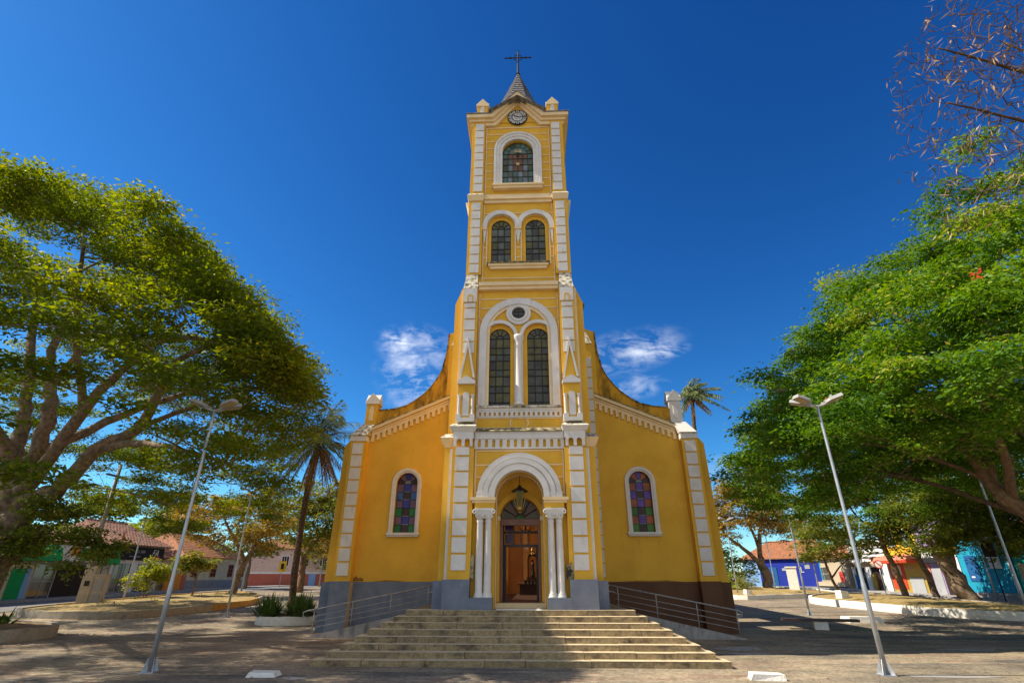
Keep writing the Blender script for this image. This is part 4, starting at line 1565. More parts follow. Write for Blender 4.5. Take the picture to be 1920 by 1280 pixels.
for s, side in ((-1, 'left'), (1, 'right')):
    b = MB()
    q = [(s * 3.52, 0), (s * 8.45, 0), (s * 8.45, .03), (s * 3.9, .98), (s * 3.52, 1.0)]
    b.prism(q if s > 0 else q[::-1], 4.75, 4.93, 0)
    q = [(s * 3.52, 0), (s * 8.45, 0), (s * 8.45, .012), (s * 3.9, .90), (s * 3.52, .92)]
    b.prism(q if s > 0 else q[::-1], 4.93, 6.4, 1)
    tag(b.build('ramp', ['concrete', 'sidewalk']),
        ('stained concrete ramp on the left below the grey plinth' if s < 0 else 'concrete ramp on the right below the brown plinth'), 'ramp')
    rail = thing('handrail', 'thin grey tubular railing climbing the left ramp against the grey plinth' if s < 0 else
                 'pale tubular railing descending the right ramp against the brown plinth', 'railing', (0, 4.84, 0))

    def zt(x):
        return 1.86 - (x - 3.4) * (1.86 - .96) / (8.35 - 3.4)

    def zf(x):
        return max(.02, .98 - (x - 3.9) * .95 / 4.55)
    b = MB()
    xa, xb = (3.45, 8.30) if s > 0 else (3.6, 8.55)
    b.tube([(s * xa, 0, zt(xa)), (s * xb, 0, zt(xb)), (s * (xb + .14), 0, zt(xb) - .06), (s * (xb + .12), 0, zt(xb) - .20), (s * (xb - .1), 0, zt(xb) - .24)], .026, 8)
    b.tube([(s * xa, 0, zt(xa)), (s * (xa - .12), 0, zt(xa) - .06), (s * (xa - .1), 0, zt(xa) - .2), (s * (xa + .2), 0, zt(xa) - .26)], .026, 8)
    b.build('top_rail', 'rail', rail, True)
    for d in (.24, .44, .64):
        b = MB()
        b.tube([(s * (xa + .2), 0, zt(xa + .2) - d), (s * (xb - .05), 0, zt(xb - .05) - d)], .014, 7)
        b.build('cross_rail', 'rail', rail, True)
    for x in (3.75, 5.22, 6.75, 8.24):
        b = MB()
        b.tube([(s * x, 0, zf(x) - .05), (s * x, 0, zt(x))], .022, 8)
        b.build('post', 'rail', rail, True)

# ------------------------------------------------------------------ foliage helpers
def np_mesh(name, V, F4, mats, tint=None, parent=None):
    me = bpy.data.meshes.new(name)
    nf = len(F4)
    me.vertices.add(len(V))
    me.vertices.foreach_set('co', np.ascontiguousarray(V, dtype=np.float32).ravel())
    me.loops.add(nf * 4)
    me.polygons.add(nf)
    me.loops.foreach_set('vertex_index', np.ascontiguousarray(F4, dtype=np.int32).ravel())
    me.polygons.foreach_set('loop_start', np.arange(0, nf * 4, 4, dtype=np.int32))
    if tint is not None:
        at = me.attributes.new('tint', 'FLOAT', 'FACE')
        at.data.foreach_set('value', np.ascontiguousarray(tint, dtype=np.float32))
    me.update(calc_edges=True)
    for m_ in mats:
        me.materials.append(M_[m_])
    o = bpy.data.objects.new(name, me)
    COL.objects.link(o)
    if parent:
        o.parent = parent
    return o


def norm(a):
    return a / np.maximum(np.linalg.norm(a, axis=-1, keepdims=True), 1e-9)


def leaf_quads(P, U, W, fold=0.0):
    """diamond leaves from base P along U with half width W"""
    n = len(P)
    mid = P + U * .45
    V = np.stack([P, mid - W, P + U, mid + W], 1).reshape(-1, 3)
    F = np.arange(n * 4).reshape(-1, 4)
    return V, F


def foliage(name, clusters, per, size, matname, parent, aspect=.42, droop=.25, flat=.75, tint_var=.22, rng=RNG):
    """clusters: list of (x, y, z, r_horizontal, r_vertical, tint)"""
    C_ = np.array(clusters, float)
    n = len(C_)
    cnt = np.maximum(8, (per * (C_[:, 3] / C_[:, 3].mean()) ** 2).astype(int))
    ids = np.repeat(np.arange(n), cnt)
    N = len(ids)
    d = norm(rng.normal(size=(N, 3)))
    d[:, 2] = np.where(rng.random(N) < .7, np.abs(d[:, 2]), d[:, 2])
    rad = rng.random(N) ** .45 * (1 + .45 * (rng.random(N) < .13))
    off = d * rad[:, None]
    off[:, 0] *= C_[ids, 3]
    off[:, 1] *= C_[ids, 3]
    off[:, 2] *= C_[ids, 4]
    P = C_[ids, :3] + off
    hor = norm(np.concatenate([d[:, :2] + rng.normal(scale=.6, size=(N, 2)), np.zeros((N, 1))], 1))
    U = hor + np.array([0, 0, 1.0]) * (rng.normal(scale=.38, size=(N, 1)) - droop)
    s = size * (0.45 + 1.05 * rng.random((N, 1)))
    U = norm(U) * s
    nrm = norm(np.array([0, 0, 1.0]) * flat + rng.normal(scale=.55, size=(N, 3)))
    W = norm(np.cross(U, nrm)) * s * aspect * .5
    tint = np.clip(C_[ids, 5] + rng.normal(scale=tint_var, size=N), 0, 1)
    V, F = leaf_quads(P - U * .5, U, W)
    return np_mesh(name, V, F, [matname], tint, parent)


def grow(mb, limbs, targets, rng, r_tip=.012, k=.016, n=6, up=.25, wob=.12):
    """limbs: list of (points, r0, r1); every target is then joined to the nearest wood by a curved branch"""
    nodes, rads = [], []
    for pts, r0, r1 in limbs:
        P = [Vector(p) for p in pts]
        # smooth the limb
        Q = []
        for i in range(len(P) - 1):
            p0 = P[max(0, i - 1)]
            p1, p2 = P[i], P[i + 1]
            p3 = P[min(len(P) - 1, i + 2)]
            for q in range(5):
                t = q / 5
                Q.append(.5 * ((2 * p1) + (-p0 + p2) * t + (2 * p0 - 5 * p1 + 4 * p2 - p3) * t * t + (-p0 + 3 * p1 - 3 * p2 + p3) * t ** 3))
        Q.append(P[-1])
        m = len(Q)
        R = [r0 + (r1 - r0) * (i / (m - 1)) ** .8 for i in range(m)]
        Q = [q + Vector(rng.normal(scale=R[i] * .18, size=3)) for i, q in enumerate(Q)]
        mb.tube(Q, R, 10 if r0 > .15 else 7)
        for i in range(2, m):
            nodes.append(tuple(Q[i]))
            rads.append(R[i])
    nodes = list(nodes)
    for t in targets:
        A = np.array(nodes)
        t = np.array(t, float)
        dv = t - A
        dist = np.linalg.norm(dv, axis=1)
        cost = dist + np.where(dv[:, 2] < -.3, 1.5, 0) - np.minimum(np.array(rads), .12) * 4
        i = int(np.argmin(cost))
        a = A[i]
        L = dist[i]
        if L < .15:
            continue
        r0 = min(rads[i] * .75, r_tip + k * L)
        perp = rng.normal(scale=wob * L, size=3)
        c1 = a + (t - a) * .35 + perp * .6 + np.array([0, 0, up * L * .3])
        c2 = a + (t - a) * .7 - perp * .3 + np.array([0, 0, up * L * .2])
        pts, rr_ = [], []
        m = 6
        for q in range(m + 1):
            u = q / m
            p = (1 - u) ** 3 * a + 3 * u * (1 - u) ** 2 * c1 + 3 * u * u * (1 - u) * c2 + u ** 3 * t
            pts.append(p)
            rr_.append(r0 + (r_tip - r0) * u)
        mb.tube(pts, rr_, n, cap=False)
        for q in range(2, m + 1):
            nodes.append(tuple(pts[q]))
            rads.append(rr_[q])


def ell_clusters(rng, cx, cy, cz, rx, ry, rz, n, r0, r1, tint, shell=.55, flat=.5):
    out = []
    for _ in range(n):
        d = norm(rng.normal(size=3))
        if d[2] < -.75:
            d[2] *= -.6
        q = shell + (1 - shell) * rng.random()
        r = rng.uniform(r0, r1)
        out.append((cx + d[0] * rx * q, cy + d[1] * ry * q, cz + d[2] * rz * q, r, r * flat, np.clip(tint + rng.normal(scale=.12), 0, 1)))
    return out


def tree(name, label, base, limbs, clusters, per, size, leaf, bark, seed, group=None, aspect=.5, twig=.014, droop=.25, cat='tree'):
    rng = np.random.default_rng(seed)
    root = thing(name, label, cat, base, 0, group)
    bx, by, bz = base
    lm = [([(x - bx, y - by, z - bz) for x, y, z in pts], a, c) for pts, a, c in limbs]
    cl = [(x - bx, y - by, z - bz, r, f, t) for x, y, z, r, f, t in clusters]
    mb = MB()
    cl_sorted = sorted(cl, key=lambda q: (q[0] - lm[0][0][-1][0]) ** 2 + (q[1] - lm[0][0][-1][1]) ** 2 + (q[2] - lm[0][0][-1][2]) ** 2)
    tg = [(q[0], q[1], q[2] - q[4] * .3) for q in cl_sorted]
    grow(mb, lm, tg, rng, twig)
    mb.build('trunk', bark, root, True)
    foliage('crown', cl, per, size, leaf, root, aspect=aspect, rng=rng, droop=droop)
    return root


# ------------------------------------------------------------------ the great spreading tree on the left
rng = np.random.default_rng(5)
CL = []


def dome(cx, cy, R, zr, h, n, lo, hi, keep, tint, r0=1.0, r1=1.7, jit=.5, flat=.42):
    k = 0
    while k < n:
        a, q = rng.random() * 2 * pi, sqrt(rng.random()) * R
        x, y = cx + q * cos(a), cy + q * sin(a)
        z = zr + h * (1 - (q / R) ** 2) + rng.uniform(lo, hi) + rng.normal(scale=jit)
        if not keep(x, y, z):
            continue
        r = rng.uniform(r0, r1)
        CL.append((x, y, z, r, r * flat, np.clip(tint + rng.normal(scale=.16), 0, 1)))
        k += 1


LT = (-24.0, 3.5)
palm_gap = lambda x, y, z: (x - .4) / (y + 17.8) > -.47 and y > -1.5 and z - 2.1 < .40 * math.hypot(x - .4, y + 17.8)
keepL = lambda x, y, z: x > -35 and y > -12.5 and not palm_gap(x, y, z)
dome(LT[0], LT[1], 16.6, 7.4, 11.8, 430, -1.5, 0.1, keepL, .36, .8, 1.5, .5, .36)
dome(LT[0], LT[1], 16.0, 6.6, 11.2, 130, -4.0, -1.4, keepL, .32, .8, 1.4, .5, .36)
dome(LT[0], LT[1], 17.0, 6.6, 11.2, 90, -1.5, .2, lambda x, y, z: keepL(x, y, z) and math.hypot(x - LT[0], y - LT[1]) > 13.2 and y > -11, .40, .8, 1.3)
for x, y, z, r in ((-13.5, 1.6, 6.3, 1.1), (-12.4, .9, 5.9, 1.2), (-11.2, .4, 5.7, 1.1), (-12.8, 2.4, 5.6, 1.0), (-14.5, 2.2, 6.0, .9),
                   (-11.8, -.8, 6.6, 1.0), (-15.3, 2.9, 6.4, .9), (-13.2, -.4, 6.9, .9)):
    CL.append((x, y, z, r, r * .45, .38))
for _ in range(150):      # hidden inner clumps added to deepen the shade on the left
    a, q = rng.random() * 2 * pi, sqrt(rng.random()) * 15.2
    x, y = LT[0] + q * cos(a), LT[1] + q * sin(a)
    z = 6.8 + 11.0 * (1 - (q / 16.2) ** 2) - rng.uniform(1.0, 3.6)
    if x > -16.5 and -11 < y < 2.5 and z > 6.2 and not palm_gap(x, y, z):
        CL.append((x, y, z, rng.uniform(.9, 1.4), .42, np.clip(rng.normal(.36, .15), 0, 1)))
for _ in range(60):       # clumps added along the sun's path to shade the left steps
    t = rng.random()
    x, y = -13.5 + 6.0 * t, rng.uniform(-4.2, -.4)
    z = .7 + (.1 - x) * 1.036 - rng.uniform(.1, 1.1)
    CL.append((x, y, z, rng.uniform(.8, 1.2), .42, np.clip(rng.normal(.36, .15), 0, 1)))
T4 = (-21.26, 4.0, 5.11)
limbs = [
    ([(-21.0, 3.4, -.2), (-21.1, 3.5, 1.2), (-21.25, 3.8, 3.2), T4], .78, .62),
    ([T4, (-21.58, 4.0, 6.11), (-21.38, 4.0, 8.59), (-22.0, 4.0, 10.53), (-22.71, 4.2, 11.76), (-22.81, 4.4, 13.68), (-22.32, 4.6, 16.13)], .42, .10),
    ([(-21.3, 3.9, 4.2), (-22.5, 4.33, 5.99), (-23.0, 4.67, 7.72), (-23.65, 5.0, 9.37), (-24.88, 5.33, 12.12), (-26.29, 5.67, 15.9), (-27.2, 6.0, 17.6)], .48, .10),
    ([T4, (-20.5, 3.4, 5.91), (-18.79, 2.8, 8.74), (-17.2, 2.2, 10.16), (-15.83, 1.6, 11.07), (-14.0, 1.0, 11.98)], .36, .08),
    ([T4, (-19.52, 3.67, 5.44), (-18.05, 3.33, 6.97), (-16.22, 3.0, 7.97), (-15.51, 2.67, 9.65), (-14.95, 2.33, 10.62), (-13.3, 2.0, 11.4)], .40, .09),
    ([(-17.49, 3.2, 7.15), (-15.9, 2.6, 7.15), (-14.35, 2.0, 6.9), (-12.3, 1.0, 6.4), (-10.2, 0.2, 5.75)], .19, .05),
    ([(-21.09, 4.0, 6.01), (-23.93, 3.5, 8.16), (-26.49, 3.0, 10.53), (-30, 2, 13)], .36, .08),
    ([(-21.4, 4.0, 7.0), (-20.0, 6.5, 9.5), (-17.8, 9.0, 11.8), (-16.0, 11.5, 12.5)], .26, .07),
    ([(-21.3, 3.8, 6.0), (-21.5, 0.5, 9.0), (-21.0, -3.0, 12.0), (-20.0, -6.0, 13.5)], .28, .07),
    ([(-18.79, 2.8, 8.74), (-18.2, .8, 10.8), (-16.8, -1.5, 12.4), (-15.0, -3.5, 12.6)], .18, .05),
    ([(-21.8, 4.0, 10.3), (-20.3, 3.6, 12.6), (-19.0, 3.4, 14.2), (-17.6, 3.0, 15.2)], .17, .05),
    ([(-16.22, 3.0, 7.97), (-14.6, 3.6, 9.0), (-13.2, 3.8, 9.8)], .14, .05),
    ([(-15.83, 1.6, 11.07), (-13.2, 0.2, 10.8), (-10.6, -.6, 9.9), (-8.8, -.8, 9.0)], .13, .04),
]
tree('spreading_tree', 'huge spreading tree with olive feathery crown and several bare grey limbs left of the church', (-21.0, 3.5, 0), limbs, CL, 560, .165,
     'leaf_left', 'bark', 51, aspect=.40, twig=.016, droop=.18)

# ------------------------------------------------------------------ the green tree on the right
CL = []
rng = np.random.default_rng(8)
RT = (25.5, 3.5)
keepR = lambda x, y, z: x < 31 and y > -9.5 and not (x < 9.6 and y > 5.5)
dome(RT[0], RT[1], 15.6, 7.6, 11.4, 300, -1.8, .5, keepR, .42, .7, 1.3, .7, .42)
dome(RT[0], RT[1], 15.4, 6.0, 11.2, 230, -5.0, -1.0, lambda x, y, z: keepR(x, y, z) and z > 4.6 and y < 9, .40, .7, 1.2, .6, .42)
dome(RT[0], RT[1], 16.2, 6.4, 11.0, 120, -1.6, .6, lambda x, y, z: keepR(x, y, z) and math.hypot(x - RT[0], y - RT[1]) > 12 and z > 5.2, .42, .8, 1.3, .5, .5)
for _ in range(110):
    CL.append((rng.uniform(15.5, 27), rng.uniform(5.5, 12), rng.uniform(6.2, 10.5), rng.uniform(.9, 1.4), .6, np.clip(rng.normal(.36, .15), 0, 1)))
for _ in range(46):
    CL.append((rng.uniform(15.0, 20.5), rng.uniform(-1.8, .6), rng.uniform(7.2, 11.5), rng.uniform(.6, 1.0), .42, np.clip(rng.normal(.5, .15), 0, 1)))
for _ in range(44):       # sprays hanging in front of the leaning limb
    CL.append((rng.uniform(12.5, 18.8), rng.uniform(-1.5, 1.2), rng.uniform(5.6, 8.2), rng.uniform(.5, .9), .4, np.clip(rng.normal(.45, .18), 0, 1)))
T5 = (19.5, 1.0, 2.4)
limbs = [
    ([(21.2, .8, -.2), (20.8, .8, .8), T5], .5, .42),
    ([T5, (17.32, 1.33, 4.16), (16.79, 1.67, 5.39), (16.5, 2.0, 7.35), (16.15, 2.33, 8.3), (14.84, 2.67, 8.9), (12.95, 3.0, 9.2), (10.8, 3.2, 9.3)], .33, .05),
    ([T5, (18.45, 1.67, 7.24), (19.54, 2.33, 10.79), (20.13, 3.0, 13.42), (20.5, 3.6, 16)], .18, .05),
    ([(16.9, 1.6, 5.2), (17.64, 2.33, 9.64), (17.17, 3.17, 12.5), (16.72, 4.0, 13.6)], .15, .05),
    ([T5, (21.8, 3, 6), (24, 6, 11), (25, 9, 14)], .3, .07),
    ([T5, (20.8, -1, 6), (20.6, -3.5, 10), (19.5, -5.5, 12.5)], .22, .06),
    ([(16.5, 2.0, 7.35), (14.5, 5, 9.5), (12.5, 7.5, 10.2)], .16, .05),
    ([(16.9, 1.6, 5.2), (15.2, 2.8, 6.6), (13.2, 4.0, 7.3), (11.4, 4.6, 7.2)], .09, .03),
    ([(17.6, 1.3, 3.9), (17.0, 4.5, 5.6), (16.0, 8.0, 7.2), (15.0, 10.5, 8.4)], .11, .04),
    ([(17.2, 1.4, 4.6), (15.8, -.5, 6.2), (14.2, -2.2, 7.2), (12.6, -3.0, 7.6)], .18, .05),
]
CL = [c for c in CL if c[0] > 9.2]
tree('flame_tree', 'big bright green feathery tree leaning in on the right of the church', (21.0, .8, 0), limbs, CL, 540, .17, 'leaf_right', 'bark_red', 52,
     aspect=.42, twig=.014, droop=.35)
# one red blossom
b = MB()
rr = random.Random(3)
for k in range(16):
    a = rr.random() * 6.28
    x, y, z = 18.3 + .22 * cos(a) * rr.random(), .5 + .22 * sin(a), 13.05 + rr.uniform(-.18, .18)
    b.add([(x, y, z), (x + .1, y - .02, z + .05), (x + .14, y, z + .15), (x + .02, y + .02, z + .11)], [(0, 1, 2, 3)])
M_['blossom'] = mat('red_blossom', (0.62, 0.06, 0.02), rough=0.6)
tag(b.build('red_flower', 'blossom'), 'single bright red blossom cluster in the green crown on the right', 'flower')

# ------------------------------------------------------------------ bare tree with dry pods, top right
rng = np.random.default_rng(13)
tg = []
for _ in range(1700):
    t = rng.random()
    z = rng.uniform(12.0, 20.2)
    edge = np.interp(z, [11.4, 12.2, 15.5, 17, 19, 20.5], [15.2, 13.6, 13.4, 13.6, 13.7, 15.0])
    x = edge + (19.5 - edge) * rng.random() ** 1.35
    tg.append((x, rng.uniform(-8.0, -3.5), z))
root = thing('bare_tree', 'leafless tree hung with pale dry pods reaching in at the upper right', 'tree', (21.5, -7.0, 0))
limbs = [
    ([(21.5, -7, -.2), (21.4, -7, 3), (21.0, -6.8, 6.5), (20.6, -6.6, 9.0)], .42, .24),
    ([(20.6, -6.6, 9.0), (19.0, -6.3, 11.5), (17.2, -6.1, 13.4), (15.2, -6.0, 14.6), (13.4, -6.0, 15.4)], .13, .022),
    ([(20.6, -6.6, 9.0), (19.8, -6.2, 12.8), (18.2, -5.8, 15.6), (16.2, -5.6, 17.4), (14.4, -5.6, 18.4)], .14, .022),
    ([(20.6, -6.6, 9.0), (18.6, -6.8, 10.6), (16.6, -6.8, 11.7), (14.4, -6.5, 12.3)], .11, .02),
    ([(20.6, -6.6, 9.0), (20.3, -5.8, 13.5), (19.2, -5.2, 17.0), (17.4, -5.0, 19.4)], .13, .022),
    ([(20.6, -6.6, 9.0), (20.9, -6.8, 14), (20.0, -6.6, 18), (19, -6.6, 20)], .13, .022),
]
o3 = np.array([21.5, -7.0, 0])
lm = [([tuple(np.array(p) - o3) for p in pts], a, c) for pts, a, c in limbs]
tg.sort(key=lambda q: (q[0] - 20.6) ** 2 + (q[2] - 9) ** 2)
mb = MB()
grow(mb, lm, [tuple(np.array(t) - o3) for t in tg], rng, .012, .012, 5, up=-.1, wob=.12)
mb.build('trunk', 'bark_bare', root, True)
P, U, W, T_ = [], [], [], []
for t in tg:
    if rng.random() < .30:
        q0 = np.clip((19.5 - t[0]) / 6, 0, 1)
        for k in range(rng.integers(1, 3 + int(3 * q0))):
            P.append(np.array(t) - o3 + rng.normal(scale=.12, size=3))
            u = norm(np.array([-.35, -.1, -.55]) + rng.normal(scale=.38, size=3)) * rng.uniform(.22, .44)
            U.append(u)
            W.append(norm(np.cross(u, rng.normal(size=3))) * rng.uniform(.015, .028))
            T_.append(rng.random())
V, F = leaf_quads(np.array(P), np.array(U), np.array(W))
np_mesh('seed_pods', V, F, ['pod'], np.array(T_), root)

# ------------------------------------------------------------------ palms
def frond_arrays(rng, origin, az, el, L, droop, nleaf, leaf_len, leaf_w, wind=(0, 0, 0), tint=.4, hang=.35):
    o = np.array(origin, float)
    d = np.array([cos(az) * cos(el), sin(az) * cos(el), sin(el)])
    ts = np.linspace(0, 1, 12)
    w = np.array(wind)
    pts = [o + d * L * t + (np.array([0, 0, -1]) * droop + w) * L * t * t for t in ts]
    pts = np.array(pts)
    side = norm(np.cross(d, np.array([0, 0, 1.0])) + 1e-6)
    P, U, W, T_ = [], [], [], []
    for k in range(nleaf):
        t = .12 + .88 * k / nleaf
        i = min(10, int(t * 11))
        f_ = t * 11 - i
        p = pts[i] * (1 - f_) + pts[i + 1] * f_
        tang = norm(pts[i + 1] - pts[i])
        ll = leaf_len * (sin(pi * min(1, t * .9 + .12)) ** .6 + .12)
        for s in (-1, 1):
            u = norm(side * s * .9 + tang * .55 + np.array([0, 0, -hang * 2.2]) + w * .6 + rng.normal(scale=.16, size=3)) * ll * rng.uniform(.8, 1.15)
            P.append(p)
            U.append(u)
            W.append(norm(np.cross(u, tang + rng.normal(scale=.3, size=3))) * leaf_w)
            T_.append(np.clip(tint + rng.normal(scale=.2), 0, 1))
    return pts, P, U, W, T_


def palm(name, label, base, trunk, r0, r1, crown, nf, L, seed, wind=(0, 0, 0), dead=10, elr=(-.35, 1.35), leaf='leaf_palm', leaf_len=.62, cat='palm tree', nleaf=46):
    rng = np.random.default_rng(seed)
    root = thing(name, label, cat, base)
    bo = np.array(base, float)
    if trunk:
        mb = MB()
        pts = [tuple(np.array(p) - bo) for p in trunk]
        P = []
        for i in range(len(pts) - 1):
            for q in range(10):
                P.append(tuple(np.array(pts[i]) + (np.array(pts[i + 1]) - np.array(pts[i])) * q / 10))
        P.append(pts[-1])
        m = len(P)
        mb.tube(P, [r0 + (r1 - r0) * i / (m - 1) + (.012 if i % 2 else 0) for i in range(m)], 10)
        mb.build('trunk', 'bark_palm', root, True)
    c = np.array(crown) - bo
    mb = MB()
    PP, UU, WW, TT = [], [], [], []
    for k in range(nf):
        az = k * 2.399 + rng.normal(scale=.2)
        el = elr[0] + (elr[1] - elr[0]) * ((k + .5) / nf)
        l_ = L * rng.uniform(.82, 1.1)
        pts, p, u, w, t = frond_arrays(rng, c, az, el, l_, .34 + .22 * cos(el), nleaf, leaf_len, .022 + .012 * (L < 3), wind, .35 + .2 * rng.random())
        PP += p
        UU += u
        WW += w
        TT += t
        mb.tube([tuple(x) for x in pts], [.035 - .028 * i / 11 for i in range(12)], 5, cap=False)
    fr = mb.build('frond', 'bark_palm', root, True)
    V, F = leaf_quads(np.array(PP), np.array(UU), np.array(WW))
    np_mesh('leaflets', V, F, [leaf], np.array(TT), fr)
    if dead:
        PP, UU, WW, TT = [], [], [], []
        mb = MB()
        for k in range(dead):
            az = rng.random() * 6.28
            pts, p, u, w, t = frond_arrays(rng, c - np.array([0, 0, .25]), az, rng.uniform(-1.0, -.3), L * rng.uniform(.5, .85), .45, 30, leaf_len * .7, .02, wind, .4, 1.0)
            PP += p
            UU += u
            WW += w
            TT += t
            mb.tube([tuple(x) for x in pts], [.035 - .028 * i / 11 for i in range(12)], 5, cap=False)
        fr = mb.build('dead_frond', 'bark_palm', root, True)
        V, F = leaf_quads(np.array(PP), np.array(UU), np.array(WW))
        np_mesh('leaflets', V, F, ['leaf_dead'], np.array(TT), fr)
    return root


palm('palm_tree', 'tall leaning palm with drooping fronds growing from the whitewashed planter', (-11.95, 11.5, 0), [(-11.95, 11.5, 0), (-12.15, 11.5, 2.2), (-12.2, 11.5, 4.6), (-12.18, 11.5, 7.1), (-12.0, 11.5, 9.3)],
     .19, .13, (-12.0, 11.5, 9.4), 30, 4.1, 61, dead=18, elr=(-.25, 1.35), leaf_len=.85)
palm('palm_tree', 'slender windblown palm rising behind the right end of the church', (12.9, 22, .3), [(12.9, 22, .3), (13.1, 22, 9), (13.2, 22, 13), (13.4, 22, 15.3)], .2, .13,
     (13.4, 22, 15.4), 24, 2.2, 62, wind=(.28, 0, .02), dead=7, elr=(-.2, 1.4), leaf_len=.5)
palm('fan_palm', 'low clump of arching lime palm fronds right behind the church', (21.3, 41.1, .6), None, .2, .15, (21.3, 41.1, .9), 22, 3.4, 63, dead=0, elr=(.35, 1.35), leaf='leaf_lime', leaf_len=.75, cat='palm', nleaf=26)

# ------------------------------------------------------------------ other trees and shrubs
rng = np.random.default_rng(23)
cl = []
for (x, y, z, r) in [(-21.5, 4.6, 2.9, 1.3), (-20.3, 4.2, 3.6, 1.2), (-19.2, 4.0, 3.9, 1.1), (-18.2, 4.2, 3.5, 1.0), (-17.4, 4.3, 2.9, .9), (-18.6, 3.6, 2.5, 1.0),
                     (-20.0, 3.0, 2.9, 1.1), (-21.6, 3.4, 3.8, 1.2), (-22.6, 4, 2.6, 1.2), (-19.6, 4.6, 2.2, .9), (-17.0, 4.6, 2.2, .6), (-20.8, 2.4, 2.2, 1.0), (-22.4, 2.6, 3.1, 1.1),
                     (-19.0, 3.4, 4.5, .8), (-16.9, 4.4, 3.3, .6), (-20.6, 4.2, 4.6, .9)]:
    if z < 2.7:
        continue
    for k in range(3):
        cl.append((x + rng.normal(scale=.4), y + rng.normal(scale=.4), z + rng.normal(scale=.3), r * .75, r * .5, np.clip(rng.normal(.42, .2), 0, 1)))
tree('leafy_tree', 'low dark broad-leaved tree around the trunk of the spreading tree', (-22.2, 5.0, 0), [([(-22.2, 5.0, -.1), (-22, 4.8, 1.2), (-21, 4.4, 2.6), (-20, 4, 3.4)], .14, .06)],
     cl, 480, .135, 'leaf_dark', 'bark', 71, aspect=.55, droop=.5)

B = (-26.04, 31.4, .5)
cl = ell_clusters(rng, -27.0, 31.2, 6.6, 5.6, 3.8, 3.2, 105, .7, 1.3, .45, .5) + ell_clusters(rng, -24.0, 31.8, 7.6, 2.6, 2.6, 1.6, 16, .6, 1.1, .5, .5)
tree('autumn_tree', 'thin forking brown-leaved tree in the left planting bed', B,
     [([B, (-25.7, 31.4, 2.2), (-25.4, 31.4, 3.4)], .34, .26), ([(-25.4, 31.4, 3.4), (-26.4, 31.2, 5), (-27.6, 31, 6.6), (-28.4, 31, 8)], .2, .05), ([(-25.4, 31.4, 3.4), (-24.6, 31.6, 5.2), (-24.0, 31.8, 7), (-23.6, 31.8, 8.4)], .2, .05),
      ([(-25.5, 31.4, 3.0), (-27.5, 31.4, 4.6), (-29.6, 31, 5.6)], .15, .04)], cl, 95, .26, 'leaf_brown', 'bark', 72)
B = (-24.37, 41.8, .69)
cl = ell_clusters(rng, -22.6, 41.5, 7.4, 6.8, 3.8, 4.8, 220, .8, 1.5, .45, .4)
tree('autumn_tree', 'dense green and brown tree standing behind the left palm', B,
     [([B, (-24.3, 41.8, 2.4), (-24.4, 41.8, 4)], .42, .3), ([(-24.4, 41.8, 4), (-26, 41.6, 6), (-27, 41.5, 8)], .2, .05), ([(-24.4, 41.8, 4), (-23, 41.8, 6.2), (-22, 41.8, 8.2)], .2, .05)], cl, 100, .30, 'leaf_mixed', 'bark_red', 73)
B = (-28.3, 23.7, .4)
cl = ell_clusters(rng, -28.1, 23.5, 2.0, 1.35, 1.2, 1.25, 26, .45, .7, .45, .4, .7)
tree('young_shrub', 'rounded lime green shrub on the left bed', B, [([B, (-28.2, 23.6, .9), (-28.0, 23.5, 1.7)], .06, .04), ([B, (-28.5, 23.6, 1.0), (-28.7, 23.5, 1.8)], .05, .03)], cl, 130, .20, 'leaf_lime', 'bark', 74, cat='shrub')
B = (-26.3, 26.0, .43)
cl = ell_clusters(rng, -26.6, 25.9, 3.0, 1.8, 1.5, .8, 24, .5, .8, .5, .4, .6)
tree('small_tree', 'small round-headed tree with a slim stem in the left bed', B, [([B, (-26.2, 26, 1.3), (-26.2, 26, 2.2)], .08, .06), ([(-26.2, 26, 2.0), (-26.9, 26, 2.6), (-27.6, 26, 3.0)], .05, .02)], cl, 110, .24, 'leaf_mixed', 'bark', 75)
B = (-51, 57, .9)
cl = ell_clusters(rng, -51.5, 56.5, 8.0, 4.6, 3.5, 1.9, 36, 1.0, 1.8, .4, .5)
tree('background_tree', 'bright lime tree showing above the far white house', B, [([B, (-51, 57, 4), (-51.5, 57, 7)], .4, .2)], cl, 70, .5, 'leaf_lime', 'bark', 76)
B = (-48, 41, .9)
cl = ell_clusters(rng, -48, 40.5, 8.2, 4.6, 3.5, 3.2, 44, 1.0, 1.8, .3, .45)
tree('background_tree', 'dark green tree rising behind the tiled shop roof', B, [([B, (-48, 41, 4), (-48, 40.5, 8)], .4, .2)], cl, 80, .5, 'leaf_dark', 'bark', 77)
B = (-31, 74, .9)
cl = ell_clusters(rng, -29.5, 73, 5.5, 8, 3.5, 4.0, 50, 1.2, 2.2, .45, .4)
tree('background_tree', 'olive tree far away between the pink house and the church', B, [([B, (-31, 74, 3), (-30, 73, 6)], .4, .2)], cl, 70, .6, 'leaf_mixed', 'bark', 78)

